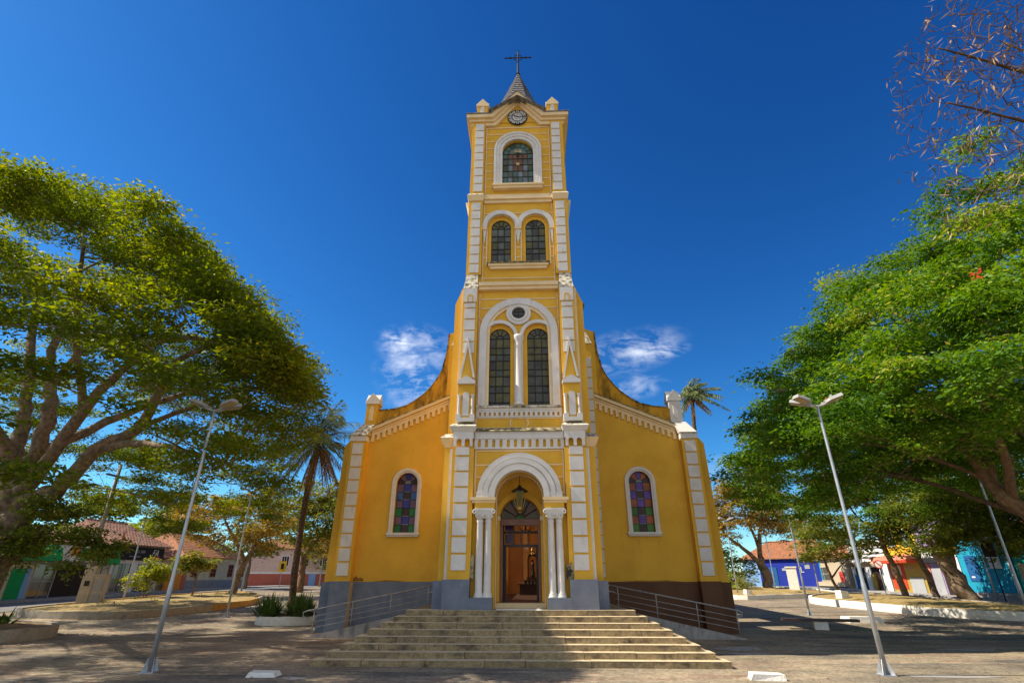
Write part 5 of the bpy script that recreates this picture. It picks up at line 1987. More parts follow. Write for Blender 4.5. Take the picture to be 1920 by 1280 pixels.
for (x, y, h_, r_, lf, lab, sd) in [(-33.5, 48, 6.0, 3.6, 'leaf_mixed', 'mid height green tree on the street before the cream house', 86), (-46, 52, 8.5, 4.2, 'leaf_dark', 'dark crown rising behind the ridge of the cream house', 87),
                                (-29.0, 62, 6.0, 4.0, 'leaf_brown', 'rust brown tree before the pink house', 88), (38.5, 60, 8.0, 4.5, 'leaf_mixed', 'green crown rising behind the blue house roof', 89)]:
    B = (x, y, gz(x, y))
    cl = ell_clusters(rng, x, y, h_, r_, r_ * .8, r_ * .8, 60, .8, 1.4, .42, .4)
    tree('background_tree', lab, B, [([B, (x, y, h_ * .5), (x, y, h_)], .3, .1)], cl, 90, .33, lf, 'bark', sd)
B = (26.1, 45.1, .75)
cl = ell_clusters(rng, 24.8, 44.5, 8.9, 5.6, 3.8, 3.9, 150, .8, 1.4, .45, .45) + ell_clusters(rng, 21.8, 44.8, 6.4, 2.4, 2.5, 3.4, 26, .6, 1.2, .42, .4) + ell_clusters(rng, 29.5, 44, 6.8, 1.8, 2, 2.0, 12, .5, 1.0, .5, .4)
tree('autumn_tree', 'large golden brown tree with crossing dark limbs right of the church', B,
     [([B, (25.9, 45, 2.6), (25.6, 45, 4)], .55, .42), ([(25.7, 45, 3.2), (24.2, 45, 4.8), (22.4, 45, 6.4), (20.9, 44.8, 8.4)], .3, .06), ([(25.6, 45, 4), (26, 44.8, 6.6), (26.8, 44.6, 9.2), (27, 44.4, 11)], .3, .06), ([(25.7, 45, 5), (24.8, 44.6, 8), (24, 44.4, 10.6)], .2, .05)],
     cl, 110, .27, 'leaf_brown', 'bark', 79)
B = (26.9, 32.7, .54)
cl = ell_clusters(rng, 27.0, 32.0, 4.6, 3.3, 2.6, 2.1, 80, .5, .9, .42, .45, .6)
tree('small_tree', 'small leaning tree with reddish stem and mixed foliage on the right bed', B, [([B, (26.7, 32.7, 1.5), (26.3, 32.6, 2.8), (26.2, 32.5, 3.8)], .15, .09), ([(26.5, 32.7, 2.0), (27.3, 32.6, 2.9), (28.2, 32.5, 3.6)], .09, .04)], cl, 70, .27, 'leaf_mixed', 'bark_red', 80)
for i, (B, top, r, cen, rad, n, lab, seed) in enumerate([
    ((28.96, 27.1, .46), (27.9, 27.0, 6.0), .26, (26.2, 26.8, 6.4), (4.6, 3.4, 3.9), 130, 'slim straight trunk tree nearest the white arcade on the right', 81),
    ((30.65, 26.2, .47), (29.6, 26.0, 5.2), .25, (31.4, 25.8, 6.2), (4.6, 3.4, 4.2), 130, 'slim grey trunk tree before the red shop', 82),
    ((30.0, 22.2, .4), (28.6, 22.2, 4.6), .62, (30.8, 21.0, 6.0), (5.0, 3.6, 4.0), 180, 'thick furrowed trunk tree with dark low crown before the blue wall', 83),
    ((33.6, 18.6, .38), (33.4, 18.6, 4.0), .3, (33.0, 18.4, 5.8), (4.0, 3.2, 3.8), 120, 'street tree at the right edge before the turquoise shop', 85)]):
    cl = ell_clusters(rng, *cen, *rad, n, .6, 1.1, .38, .4, .55)
    if i == 2:
        cl += ell_clusters(rng, 31.2, 20.8, 4.6, 2.6, 2, 1.2, 30, .5, .9, .4, .3, .5) + ell_clusters(rng, 28.6, 20.5, 3.7, .9, .8, .6, 8, .4, .6, .55, .3, .5)
    mid = tuple(np.array(B) * .5 + np.array(top) * .5 + np.array([.05, 0, 0]))
    lim = [([B, mid, top], r, r * .6), ([top, tuple(np.array(top) * .5 + np.array(cen) * .5), (cen[0], cen[1], cen[2] + 1)], r * .55, .06)]
    if i == 2:
        lim.append(([mid, (29.8, 22, 4.4), (31.5, 21.5, 5.6)], r * .5, .08))
    tree('street_tree', lab, B, lim, cl, 130, .21, 'leaf_dark', 'bark', seed, group='street trees along the right bed')
B = (22.6, 46.5, .7)
cl = ell_clusters(rng, 22.2, 46.2, 2.6, 3.6, 2, 2.4, 36, .8, 1.3, .25, .4, .7)
tree('dark_shrub', 'dense dark green shrub mass behind the lime palm clump', B, [([B, (22.6, 46.5, 1.2), (22.4, 46.4, 2.4)], .15, .08)], cl, 80, .34, 'leaf_dark', 'bark', 84, cat='shrub')

# ------------------------------------------------------------------ planting beds and planters
def bed(name, label, poly, h, kerb_m, m_of=None, cat='planter', soil='soil', thick=.22):
    """low masonry kerb round a polygon (counter-clockwise) with soil inside"""
    cx = sum(p[0] for p in poly) / len(poly)
    cy = sum(p[1] for p in poly) / len(poly)
    z0 = gz(cx, cy)
    root = thing(name, label, cat, (cx, cy, z0))
    # round the corners
    P = [Vector((x, y)) for x, y in poly]
    pts = []
    n = len(P)
    for i in range(n):
        p0, p1, p2, p3 = P[i - 1], P[i], P[(i + 1) % n], P[(i + 2) % n]
        for q in range(4):
            t = q / 4
            pts.append(.5 * ((2 * p1) + (-p0 + p2) * t + (2 * p0 - 5 * p1 + 4 * p2 - p3) * t * t + (-p0 + 3 * p1 - 3 * p2 + p3) * t ** 3))
    n = len(pts)
    inn = []
    for i in range(n):
        d = (pts[(i + 1) % n] - pts[i - 1]).normalized()
        inn.append(pts[i] + Vector((-d.y, d.x)) * thick)
    r2 = random.Random(len(label))
    b = MB()
    zs = [gz(p.x, p.y) + h + r2.uniform(-.02, .02) for p in pts]
    for i in range(n):
        j = (i + 1) % n
        a0, a1, c0, c1 = pts[i], pts[j], inn[i], inn[j]
        zb0, zb1 = gz(a0.x, a0.y) - .2, gz(a1.x, a1.y) - .2
        vs = [(a0.x, a0.y, zb0), (a1.x, a1.y, zb1), (c1.x, c1.y, zb1), (c0.x, c0.y, zb0), (a0.x, a0.y, zs[i]), (a1.x, a1.y, zs[j]), (c1.x, c1.y, zs[j]), (c0.x, c0.y, zs[i])]
        vs = [(x - cx, y - cy, z - z0) for x, y, z in vs]
        b.add(vs, [(0, 1, 5, 4), (4, 5, 6, 7), (2, 3, 7, 6)], m_of(a0.x, a0.y) if m_of else 0)
    b.build('kerb', kerb_m, root)
    b = MB()
    cz = gz(cx, cy) + h - .04
    r3 = random.Random(3)
    ring1 = [(p.x - cx, p.y - cy, gz(p.x, p.y) + h - .07 - z0) for p in inn]
    ring2 = [(x * .6, y * .6, gz(cx + x * .6, cy + y * .6) + h + r3.uniform(-.02, .08) - z0) for x, y, z in ring1]
    vs = ring1 + ring2 + [(0, 0, h + .04)]
    fs = [(i, (i + 1) % n, n + (i + 1) % n, n + i) for i in range(n)] + [(n + i, n + (i + 1) % n, 2 * n) for i in range(n)]
    b.add(vs, fs)
    b.build('soil_bed', soil, root)
    return root


M_['drygrass'] = mat('dry_grass_soil', (0.42, 0.29, 0.11), (0.21, 0.15, 0.06), scale=2.2, bump=0.6, bscale=14,
                     stain=(0.16, 0.17, 0.04), stain_amt=0.36, stain_scale=1.2)
bed('planting_bed', 'long curved bed with a yellow and grey kerb before the green awning shop',
    [(-24.8, 11.5), (-21.6, 11.9), (-20.2, 14.5), (-19.7, 19), (-20.1, 24), (-22.3, 29.5), (-26, 34.2), (-29.2, 35.5), (-29.5, 26), (-29.2, 18), (-28, 13)], .36,
    ['greywash', 'yellowkerb'], lambda x, y: 0 if (y < 17.5 or (y > 25 and x > -23)) else 1, soil='drygrass')
bed('planting_bed', 'smaller bed with a white kerb under the golden brown tree',
    [(17.6, 31.3), (21, 31.6), (24.6, 32.7), (28.6, 36), (28.8, 48), (19, 49), (16.4, 39)], .34, ['whitewash', 'greywash'], lambda x, y: 1 if x > 23 and y < 34 else 0, soil='drygrass')
bed('planting_bed', 'long right bed with a bright white kerb and dry grass',
    [(21.2, 26.2), (21.4, 21), (22.0, 16.6), (23.2, 13.4), (25.2, 11.6), (28.6, 11.4), (29.2, 18), (29.2, 31), (24.5, 31)], .42,
    ['whitewash', 'greywash'], lambda x, y: 1 if (x > 26 or y > 29) else 0, soil='drygrass')
bed('planter', 'low whitewashed planter around the foot of the left palm',
    [(-13.2, 10.3), (-11.8, 9.9), (-10.4, 10.6), (-10.1, 12.0), (-11, 13.2), (-12.6, 13.1), (-13.5, 12)], .38, ['whitewash', 'greywash'], lambda x, y: 1 if y > 11.5 else 0, thick=.16)
bed('planter', 'low round concrete planter at the left edge with agave plants',
    [(-21.6, 1.2), (-19.4, 1.6), (-18.3, 3.2), (-18.6, 5.0), (-20.2, 6.2), (-22.4, 6.2), (-24, 4.6), (-23.6, 2.2)], .42, ['greywash'], None, thick=.2)


def strap_plant(name, label, base, n, L, seed, group, wid=.05, el=(.4, 1.35), leaf='leaf_agave'):
    rng_ = np.random.default_rng(seed)
    P, F, T_ = [], [], []
    for k in range(n):
        az = rng_.random() * 6.28
        e = rng_.uniform(*el)
        l_ = L * rng_.uniform(.65, 1.1)
        d = np.array([cos(az) * cos(e), sin(az) * cos(e), sin(e)])
        sd = np.array([-sin(az), cos(az), 0])
        o_ = np.array([cos(az), sin(az), 0]) * rng_.uniform(.02, .28) * (2.0 if n > 150 else 1.0)
        tt = np.clip(rng_.normal(.45, .2), 0, 1)
        m = 5
        i0 = len(P)
        for q in range(m + 1):
            t = q / m
            p = o_ + d * l_ * t + np.array([0, 0, -.35]) * l_ * t * t * cos(e)
            w = wid * (1 - t) ** .6 * (.6 + .8 * min(1, t * 3)) + .002
            P += [p - sd * w, p + sd * w]
        for q in range(m):
            F.append((i0 + 2 * q, i0 + 2 * q + 1, i0 + 2 * q + 3, i0 + 2 * q + 2))
            T_.append(tt)
    o = np_mesh(name, np.array(P), np.array(F), [leaf], np.array(T_))
    o.location = base
    return tag(o, label, 'plant', group)


for i, (x, y, n, L, lab) in enumerate([(-12.8, 10.6, 230, 1.15, 'left strappy dark bush in front of the palm trunk'), (-11.2, 10.7, 240, 1.2, 'right strappy dark bush in the palm planter'),
                                       (-11.9, 12.2, 200, 1.1, 'strappy bush behind the palm trunk in its planter')]):
    strap_plant('strap_plant', lab, (x, y, .36), n, L, 90 + i, 'strappy bushes round the palm', wid=.032, el=(.45, 1.5))
for i, (x, y, n, L, lab) in enumerate([(-19.6, 2.8, 26, .75, 'rightmost broad agave in the round planter'), (-21.0, 2.6, 60, 1.5, 'tallest spiky plant in the round planter'),
                                       (-20.6, 4.6, 30, .8, 'agave at the back of the round planter')]):
    strap_plant('agave', lab, (x, y, .40), n, L, 96 + i, 'plants in the round planter', wid=.05 if i != 1 else .025, el=(.3, 1.3) if i != 1 else (.6, 1.5))
rr = random.Random(9)
for i in range(9):
    x, y = rr.uniform(-28, -21.5), rr.uniform(14, 30)
    strap_plant('bed_plant', 'small sprawling weed on the dry soil of the left bed', (x, y, gz(x, y) + .34), 16, rr.uniform(.25, .6), 110 + i, 'small weeds on the left bed', wid=.02, el=(.3, 1.4),
                leaf=rr.choice(['leaf_agave', 'leaf_lime', 'leaf_mixed']))

# ------------------------------------------------------------------ lamp posts
def lamp_post(label, loc, h, heads, rz=0.0, group='tall lamp posts on the square'):
    root = thing('lamp_post', label, 'lamp post', loc, rz, group)
    b = MB()
    b.lathe(0, 0, [(.06, .0), (.06, 1.9), (.052, 2.0), (.046, 2.05), (.038, h - .4), (.034, h)], 12)
    b.build('pole', 'galv', root, True)
    b = MB()
    b.box(-.17, .17, -.17, .17, 0, .025)
    for k in range(4):
        a = pi / 2 * k + .78
        c_, s_ = cos(a), sin(a)
        b.add([(.08 * c_, .08 * s_, .02), (.20 * c_, .20 * s_, .02), (.09 * c_, .09 * s_, .34), (.08 * c_ - .01 * s_, .08 * s_ + .01 * c_, .02), (.20 * c_ - .01 * s_, .20 * s_ + .01 * c_, .02), (.09 * c_ - .01 * s_, .09 * s_ + .01 * c_, .34)],
              [(0, 1, 2), (5, 4, 3), (0, 3, 4, 1), (1, 4, 5, 2), (2, 5, 3, 0)])
    b.build('base_plate', 'galv', root)
    for k, (a, tilt) in enumerate(heads):
        b = MB()
        d = Vector((cos(a), sin(a), 0))
        sd = Vector((-sin(a), cos(a), 0))
        upv = (Vector((0, 0, 1)) * cos(tilt) - d * sin(tilt))
        dd = (d * cos(tilt) + Vector((0, 0, 1)) * sin(tilt))
        o = Vector((0, 0, h - .04))
        b.tube([o, o + d * .16 + Vector((0, 0, .03)), o + d * .26 + Vector((0, 0, .07))], .028, 8)
        c0 = o + d * .22 + Vector((0, 0, .08))

        def q(l0, l1, w0, w1, t0, t1):
            l0, l1, w0, w1, t0, t1 = [v * 0.95 for v in (l0, l1, w0, w1, t0, t1)]
            lo = [c0 + dd * l0 - sd * w0 + upv * t0, c0 + dd * l1 - sd * w1 + upv * t0, c0 + dd * l1 + sd * w1 + upv * t0, c0 + dd * l0 + sd * w0 + upv * t0]
            hi = [c0 + dd * l0 - sd * w0 * .8 + upv * t1, c0 + dd * l1 - sd * w1 * .7 + upv * t1, c0 + dd * l1 + sd * w1 * .7 + upv * t1, c0 + dd * l0 + sd * w0 * .8 + upv * t1]
            return lo, hi
        b.hull2(*q(0, .14, .07, .17, -.02, .07), 0)
        b.hull2(*q(.14, .52, .18, .15, -.02, .085), 0)
        hd = b.build('lamp_head', 'lampgrey', root)
        b = MB()
        b.hull2(*q(.17, .49, .15, .125, -.034, -.022), 0)
        b.build('lens', 'lamplens', hd)
        b = MB()
        cc = c0 + dd * .22 + upv * .09
        b.lathe(cc.x, cc.y, [(.035, cc.z - .01), (.035, cc.z + .06), (.02, cc.z + .075)], 8)
        b.build('photocell', 'glass_amber' if k % 2 else 'lampgrey', hd)
    return root


H4 = [(radians(200), .3), (radians(155), .3), (radians(-20), .3), (radians(25), .3)]
H2 = [(radians(180), .2), (radians(0), .2)]
lamp_post('four headed lamp post standing at the front left on the shaded paving', (-9.07, -3.23, 0), 6.72, H4, .1)
lamp_post('four headed lamp post standing at the front right on the sunlit paving', (8.84, -2.99, 0), 6.72, H4, -.1)
for (lab, x, y, h, hd) in [
        ('lamp post between the yellow kerbed bed and the palm planter', -16.41, 13.49, 6.75, H2),
        ('lamp post rising from the left bed before the dark sign shop', -31.3 + 3.6, 20.6, 6.8, H2),
        ('lamp post on the open ground right of the brown plinth', 16.28, 16.22, 6.4, H4),
        ('lamp post in front of the golden brown tree near the church corner', 18.99, 34.9, 6.6, H4),
        ('lamp post beside the small leaning tree on the right bed', 25.58, 33.4, 6.3, H2),
        ('lamp post before the blue house under the golden tree', 25.2, 41.5, 5.6, H2),
        ('lamp post in front of the teal wall half hidden by leaves', 32.3, 22.9, 6.9, H2)]:
    lamp_post(lab, (x, y, gz(x, y)), h, hd)
lamp_post('single headed lamp post at the right edge before the turquoise shop', (19.75, 5.6, 0), 7.25, [(radians(195), .15)], 0)
for (lab, x, y, h) in [('old street lamp with one curved arm beside the forked tree', -31.0, 42.6, 8.3), ('thin far street lamp between the left palm and the church plinth', -29.6, 61.0, 6.2)]:
    root = thing('street_lamp', lab, 'street lamp', (x, y, gz(x, y)))
    b = MB()
    b.tube([(0, 0, 0), (0, 0, h - .6), (.1, 0, h - .2), (.5, 0, h), (1.2, 0, h + .05)], [.10, .075, .06, .05, .045], 10)
    b.build('pole', 'galv', root, True)
    b = MB()
    b.hull2([(1.1, -.12, h), (1.75, -.1, h + .02), (1.75, .1, h + .02), (1.1, .12, h)], [(1.1, -.06, h + .12), (1.7, -.05, h + .1), (1.7, .05, h + .1), (1.1, .06, h + .12)])
    b.build('lamp_head', 'lampgrey', root)

# ------------------------------------------------------------------ things on the paving
def block(label, x, y, sx, sy, h, rz, m='whitewash', name='white_block'):
    b = MB()
    r5 = random.Random(int(x * 10))
    j = lambda: r5.uniform(-.03, .03)
    lo = [(-sx + j(), -sy + j(), -.02), (sx + j(), -sy + j(), -.02), (sx + j(), sy + j(), -.02), (-sx + j(), sy + j(), -.02)]
    hi = [(-sx * .9 + j(), -sy * .85 + j(), h), (sx * .85 + j(), -sy * .85 + j(), h * .92), (sx * .8 + j(), sy * .8 + j(), h * .9), (-sx * .9 + j(), sy * .85 + j(), h)]
    b.hull2(lo, hi)
    o = b.build(name, m)
    o.location = (x, y, gz(x, y))
    o.rotation_euler = (0, 0, rz)
    return tag(o, label, 'block')


block('low white painted block at the bottom left on the shaded paving', -6.0, -3.62, .36, .22, .10, .05)
block('white painted block with a broken brick edge at the bottom right', 5.77, -3.62, .40, .22, .13, -.1)
block('white block lying on the sunlit paving before the right bed', 17.0, 12.3, .9, .4, .26, .1)
block('small white block standing on the corner of the right bed', 22.6, 24.2, .35, .3, .95, .3)
block('small white stone on the corner of the bed under the golden tree', 19.2, 33.0, .3, .3, .7, .2)
bench = thing('bench', 'low dark plank bench on one white leg in the tower shadow', 'bench', (13.3, 9.0, 0), -.25)
b = MB()
b.box(-1.55, 1.55, -.28, .28, .34, .44)
b.build('seat', 'darkwood', bench)
b = MB()
b.box(-.28, .28, -.22, .22, 0, .338)
b.build('leg', 'whitewash', bench)
for k, (x, y, rx, ry) in enumerate([(7.2, 2.0, .75, .55), (7.0, .75, .6, .28), (14.5, 2.0, .9, .35), (-5.2, -3.9, .3, .2), (10.2, -3.1, 1.1, .18), (3.6, -5.0, .3, .15)]):
    b = MB()
    r6 = random.Random(k)
    n = 18
    ph = r6.random() * 6
    P = [(rx * cos(2 * pi * i / n) * (1 + .22 * sin(3 * 2 * pi * i / n + ph)), ry * sin(2 * pi * i / n) * (1 + .25 * cos(2 * 2 * pi * i / n + ph))) for i in range(n)]
    b.add([(px, py, 0) for px, py in P], [tuple(range(n))])
    o = b.build('pavement_patch', 'concrete' if k in (0, 1) else 'sidewalk')
    o.location = (x, y, gz(x, y) + .006)
    tag(o, kind='structure')
# fallen leaves and specks on the paving
P, U, W, T_ = [], [], [], []
for k in range(1800):
    if k < 900:
        x, y = RNG.uniform(6, 26), RNG.uniform(-5, 26)
    else:
        x, y = RNG.uniform(-18, 12), RNG.uniform(-6, 12)
    if abs(x) < 9.2 and y > -2.4:
        continue
    a = RNG.random() * 6.28
    l_ = RNG.uniform(.03, .085)
    P.append((x, y, gz(x, y) + .012))
    U.append((cos(a) * l_, sin(a) * l_, .01))
    W.append((-sin(a) * l_ * .4, cos(a) * l_ * .4, .006))
    T_.append(RNG.random())
V, F = leaf_quads(np.array(P), np.array(U), np.array(W))
tag(np_mesh('fallen_leaves', V, F, ['pod'], np.array(T_)), kind='stuff')

M_['pillar_render'] = mat('pillar_render', (0.46, 0.38, 0.29), (0.36, 0.29, 0.22), scale=2, bump=0.2)
# meter box and utility pole, signs, pillar
t = thing('meter_pillar', 'pale masonry meter pillar with a small dark hatch on the left bed', 'meter box', (-28.4, 18.4, gz(-28.4, 18.4)), .35)
b = MB()
b.box(-.55, .05, -.35, .35, 0, 2.5)
b.box(.05, .75, -.30, .30, 0, 1.9)
b.box(.0, .80, -.36, .36, 1.9, 2.0)
b.build('pillar_body', 'pillar_render', t)
b = MB()
b.box(-.38, -.10, -.38, -.352, 1.3, 1.6)
b.build('hatch', 'black', t)
b = MB()
b.box(.12, .68, -.32, -.302, .25, .85)
b.box(.12, .68, -.32, -.302, 1.0, 1.7)
b.build('door_panel', 'sidewalk', t)
t = thing('utility_pole', 'tall grey concrete utility pole rising beside the meter pillar', 'utility pole', (-29.2, 18.6, gz(-29, 18.6)))
b = MB()
b.lathe(0, 0, [(.17, 0), (.11, 9.2)], 12)
b.build('pole', 'concrete', t, True)
b = MB()
b.box(-.08, .08, -1.0, 1.0, 8.3, 8.42)
b.build('cross_arm', 'darkwood', t)
b = MB()
for (p0, p1, sag) in (((-29.2, 18.0, 8.9), (-33, 60, 8.6), 1.2), ((-29.2, 19.2, 8.9), (-33, 61, 8.6), 1.0), ((-29.2, 18.6, 8.4), (-33, 60.5, 8.0), 1.3)):
    b.tube([tuple(np.array(p0) + (np.array(p1) - np.array(p0)) * q / 12 - np.array([0, 0, sag * 4 * (q / 12) * (1 - q / 12)])) for q in range(13)], .014, 5)
tag(b.build('power_line', 'black'), 'thin black wires strung from the utility pole along the left street', 'wire')
t = thing('street_sign', 'back of a dark square sign on a thin black post before the teal wall', 'sign', (31.8, 21.6, gz(31.8, 21.6)))
b = MB()
b.tube([(0, 0, 0), (0, 0, 4.0)], .035, 8)
b.build('post', 'black', t, True)
b = MB()
b.prism([(-.42, 3.0), (.42, 3.0), (.42, 4.05), (-.42, 4.05)], -.045, -.03)
b.build('sign_panel', 'darkwood', t)
t = thing('street_sign', 'small yellow square sign on a post before the pink house', 'sign', (-33.0, 56.0, gz(-33, 56)))
b = MB()
b.tube([(0, 0, 0), (0, 0, 3.2)], .04, 8)
b.build('post', 'galv', t, True)
b = MB()
b.box(-.5, .5, -.06, -.045, 1.9, 3.2)
M_['signyellow'] = mat('sign_yellow', (0.70, 0.42, 0.02), rough=0.5)
b.build('sign_panel', 'signyellow', t)
b = MB()
b.box(-.2, .2, -.075, -.061, 2.25, 2.75)
b.prism([(-.3, 2.75), (.3, 2.75), (0, 3.0)], -.075, -.061)
b.build('sign_symbol', 'black', t)
t = thing('street_sign', 'round white no parking sign with a red rim beside the slim trunk', 'sign', (33.3, 36.8, gz(33.3, 36.8)), radians(-25))
M_['signred'] = mat('sign_red', (0.55, 0.05, 0.03), rough=0.5)
b = MB()
b.tube([(0, 0, 0), (0, 0, 2.9)], .035, 8)
b.build('post', 'galv', t, True)
b = MB()
b.disc(0, 2.6, .36, -.07, -.05, 0)
b.build('sign_panel', 'whitewash', t)
b = MB()
b.ring(0, 2.6, .29, .365, -.078, -.066, 0)
b.prism([(-.24, 2.78), (-.17, 2.84), (.24, 2.42), (.17, 2.36)][::-1], -.078, -.069, 0)
b.build('sign_symbol', 'signred', t)
t = thing('gate_pillar', 'square white rendered pillar standing before the blue house', 'pillar', (26.3, 39.6, gz(26.3, 39.6)), -.5)
b = MB()
b.box(-.45, .45, -.35, .35, 0, 2.35)
b.box(-.52, .52, -.42, .42, 2.35, 2.47)
b.build('pillar_shaft', 'whitewash', t)

# ------------------------------------------------------------------ houses along the two streets
def paint(name, c):
    M_[name] = mat(name, c, tuple(x * .86 for x in c), scale=1.2, bump=0.1, stain=tuple(x * .55 for x in c), stain_amt=0.3, stain_scale=1.2, stretch=(1, 1, .5))
    return name


for nm, c in (('paint_cream', (0.55, 0.47, 0.35)), ('paint_green', (0.01, 0.30, 0.085)), ('paint_white', (0.70, 0.69, 0.66)), ('paint_grey', (0.24, 0.24, 0.26)),
              ('paint_pink', (0.62, 0.44, 0.38)), ('paint_brick', (0.42, 0.12, 0.085)), ('paint_lilac', (0.50, 0.46, 0.58)), ('paint_blue', (0.012, 0.03, 0.30)),
              ('paint_lightblue', (0.20, 0.38, 0.66)), ('paint_beige', (0.46, 0.38, 0.26)), ('paint_red', (0.50, 0.055, 0.018)), ('paint_salmon', (0.60, 0.20, 0.13)),
              ('paint_yellow', (0.72, 0.42, 0.03)), ('paint_teal', (0.012, 0.30, 0.46)), ('paint_turq', (0.01, 0.38, 0.36)), ('paint_deepblue', (0.012, 0.10, 0.28)),
              ('paint_purple', (0.34, 0.25, 0.42)), ('paint_ochre', (0.40, 0.27, 0.05)), ('paint_orange', (0.62, 0.22, 0.03)), ('paint_black', (0.02, 0.02, 0.022)), ('paint_silver', (0.36, 0.37, 0.38))):
    paint(nm, c)
M_['shopglass'] = mat('shop_window_glass', (0.035, 0.04, 0.042), (0.02, 0.022, 0.025), scale=1.5, rough=0.06, spec=0.8)
M_['shopdark'] = mat('shop_interior_dark', (0.035, 0.022, 0.014), rough=0.9)


class House:
    """local frame: x along the front from left to right, y into the block, z up"""
    def __init__(self, name, label, cat, loc, rz):
        self.r = thing(name, label, cat, loc, rz)

    def bx(self, name, m, *boxes):
        b = MB()
        for q in boxes:
            b.box(*q)
        return b.build(name, m, self.r)

    def wall(self, m, w, d, h, name='wall', z0=-.5, x0=0):
        return self.bx(name, m, (x0, x0 + w, 0, d, z0, h))

    def rect(self, name, m, x0, x1, z0, z1, y=-.03, th=.05):
        return self.bx(name, m, (x0, x1, y, y + th, z0, z1))

    def window(self, x0, x1, z0, z1, frame='paint_white', glass='shopglass', nx=2, nz=2, t=.07):
        b = MB()
        b.box(x0 - t, x0, -.06, .02, z0 - t, z1 + t)
        b.box(x1, x1 + t, -.06, .02, z0 - t, z1 + t)
        b.box(x0, x1, -.06, .02, z1, z1 + t)
        b.box(x0 - t, x1 + t, -.10, .02, z0 - t, z0)
        for i in range(1, nx):
            x = x0 + (x1 - x0) * i / nx
            b.box(x - .025, x + .025, -.045, .02, z0, z1)
        for i in range(1, nz):
            z = z0 + (z1 - z0) * i / nz
            b.box(x0, x1, -.044, .02, z - .025, z + .025)
        f = b.build('window', frame, self.r)
        b = MB()
        b.box(x0, x1, -.012, .015, z0, z1)
        b.build('pane', glass, f)
        return f

    def roof(self, m, x0, x1, y0, y1, z0, z1, rows=12, hip=0.0, ov=.35, both=True):
        """pitched roof of overlapping tile courses; ridge along x at the middle of y0..y1"""
        b = MB()
        ym = (y0 + y1) / 2 if both else y1
        for side in ((0, 1) if both else (0,)):
            for k in range(rows):
                t0, t1 = k / rows, (k + 1) / rows + .02
                if side == 0:
                    ya, yb = y0 - ov + (ym - y0 + ov) * t0, y0 - ov + (ym - y0 + ov) * t1
                else:
                    ya, yb = y1 + ov - (y1 + ov - ym) * t0, y1 + ov - (y1 + ov - ym) * t1
                za, zb = z0 + (z1 - z0) * t0, z0 + (z1 - z0) * t1
                xa0, xa1 = x0 - ov + hip * t0, x1 + ov - hip * t0
                xb0, xb1 = x0 - ov + hip * t1, x1 + ov - hip * t1
                n = max(2, int((xa1 - xa0) / .42))
                for i in range(n):
                    a0, a1 = xa0 + (xa1 - xa0) * i / n, xa0 + (xa1 - xa0) * (i + 1) / n
                    c0, c1 = xb0 + (xb1 - xb0) * i / n, xb0 + (xb1 - xb0) * (i + 1) / n
                    am, cm = (a0 + a1) / 2, (c0 + c1) / 2
                    lift, low = .11, .05
                    vs = [(a0, ya, za + low), (am, ya, za + lift), (a1, ya, za + low), (c0, yb, zb), (cm, yb, zb + .06), (c1, yb, zb)]
                    b.add(vs + [(a0, ya, za - .03), (a1, ya, za - .03)], [(0, 1, 4, 3), (1, 2, 5, 4), (0, 6, 7, 2, 1)] if side == 0 else [(0, 3, 4, 1), (1, 4, 5, 2), (0, 1, 2, 7, 6)])
            if hip > 0:
                pass
        if hip > 0:
            for s_ in (0, 1):
                xe = x0 - ov if s_ == 0 else x1 + ov
                xr = x0 - ov + hip if s_ == 0 else x1 + ov - hip
                b.add([(xe, y0 - ov, z0), (xe, y1 + ov, z0), (xr, ym, z1)], [(0, 1, 2)])
        else:
            for s_ in (0, 1):
                xe = x0 if s_ == 0 else x1
                b.add([(xe, y0, z0 - .05), (xe, y1, z0 - .05), (xe, ym, z1)], [(0, 1, 2)])
        b.tube([(x0 - ov + hip, ym, z1 + .05), (x1 + ov - hip, ym, z1 + .05)], .11, 8)
        return b.build('roof', m, self.r)

    def text(self, body, size, x, z, m, y=-.05, **k):
        return text_part(body, size, (x, y, z), (pi / 2, 0, 0), m, self.r, **k)


LZ = lambda y: gz(-38, y) + .13
RZ_ = lambda y: gz(36, y) + .13
LR, RR_ = pi / 2, -pi / 2

# left street --------------------------------------------------------
h = House('corner_shop', 'beige shop with a bulging green awning and orange star sign', 'shop', (-38, 8, .55), LR)
h.wall('paint_cream', 23.7, 9, 4.2)
h.roof('oldtile', 0, 23.7, 0, 9, 4.2, 5.6, rows=10)
h.rect('shopfront', 'shopdark', 18.2, 21.2, .05, 2.5, -.02)
h.window(16.2, 18.1, .1, 2.5, 'paint_silver', nx=2, nz=2)
h.rect('green_door', 'paint_green', 14.3, 15.5, .05, 2.2, -.04)
h.rect('door_panel', 'paint_lightblue', 15.5, 15.9, .05, 2.2, -.05)
h.window(21.4, 22.9, .1, 2.5, 'paint_silver', nx=1, nz=2)
h.window(8.5, 12.5, .4, 2.4, 'paint_silver')
h.rect('beam', 'paint_grey', 13.6, 23.3, 2.5, 2.72, -.12, .16)
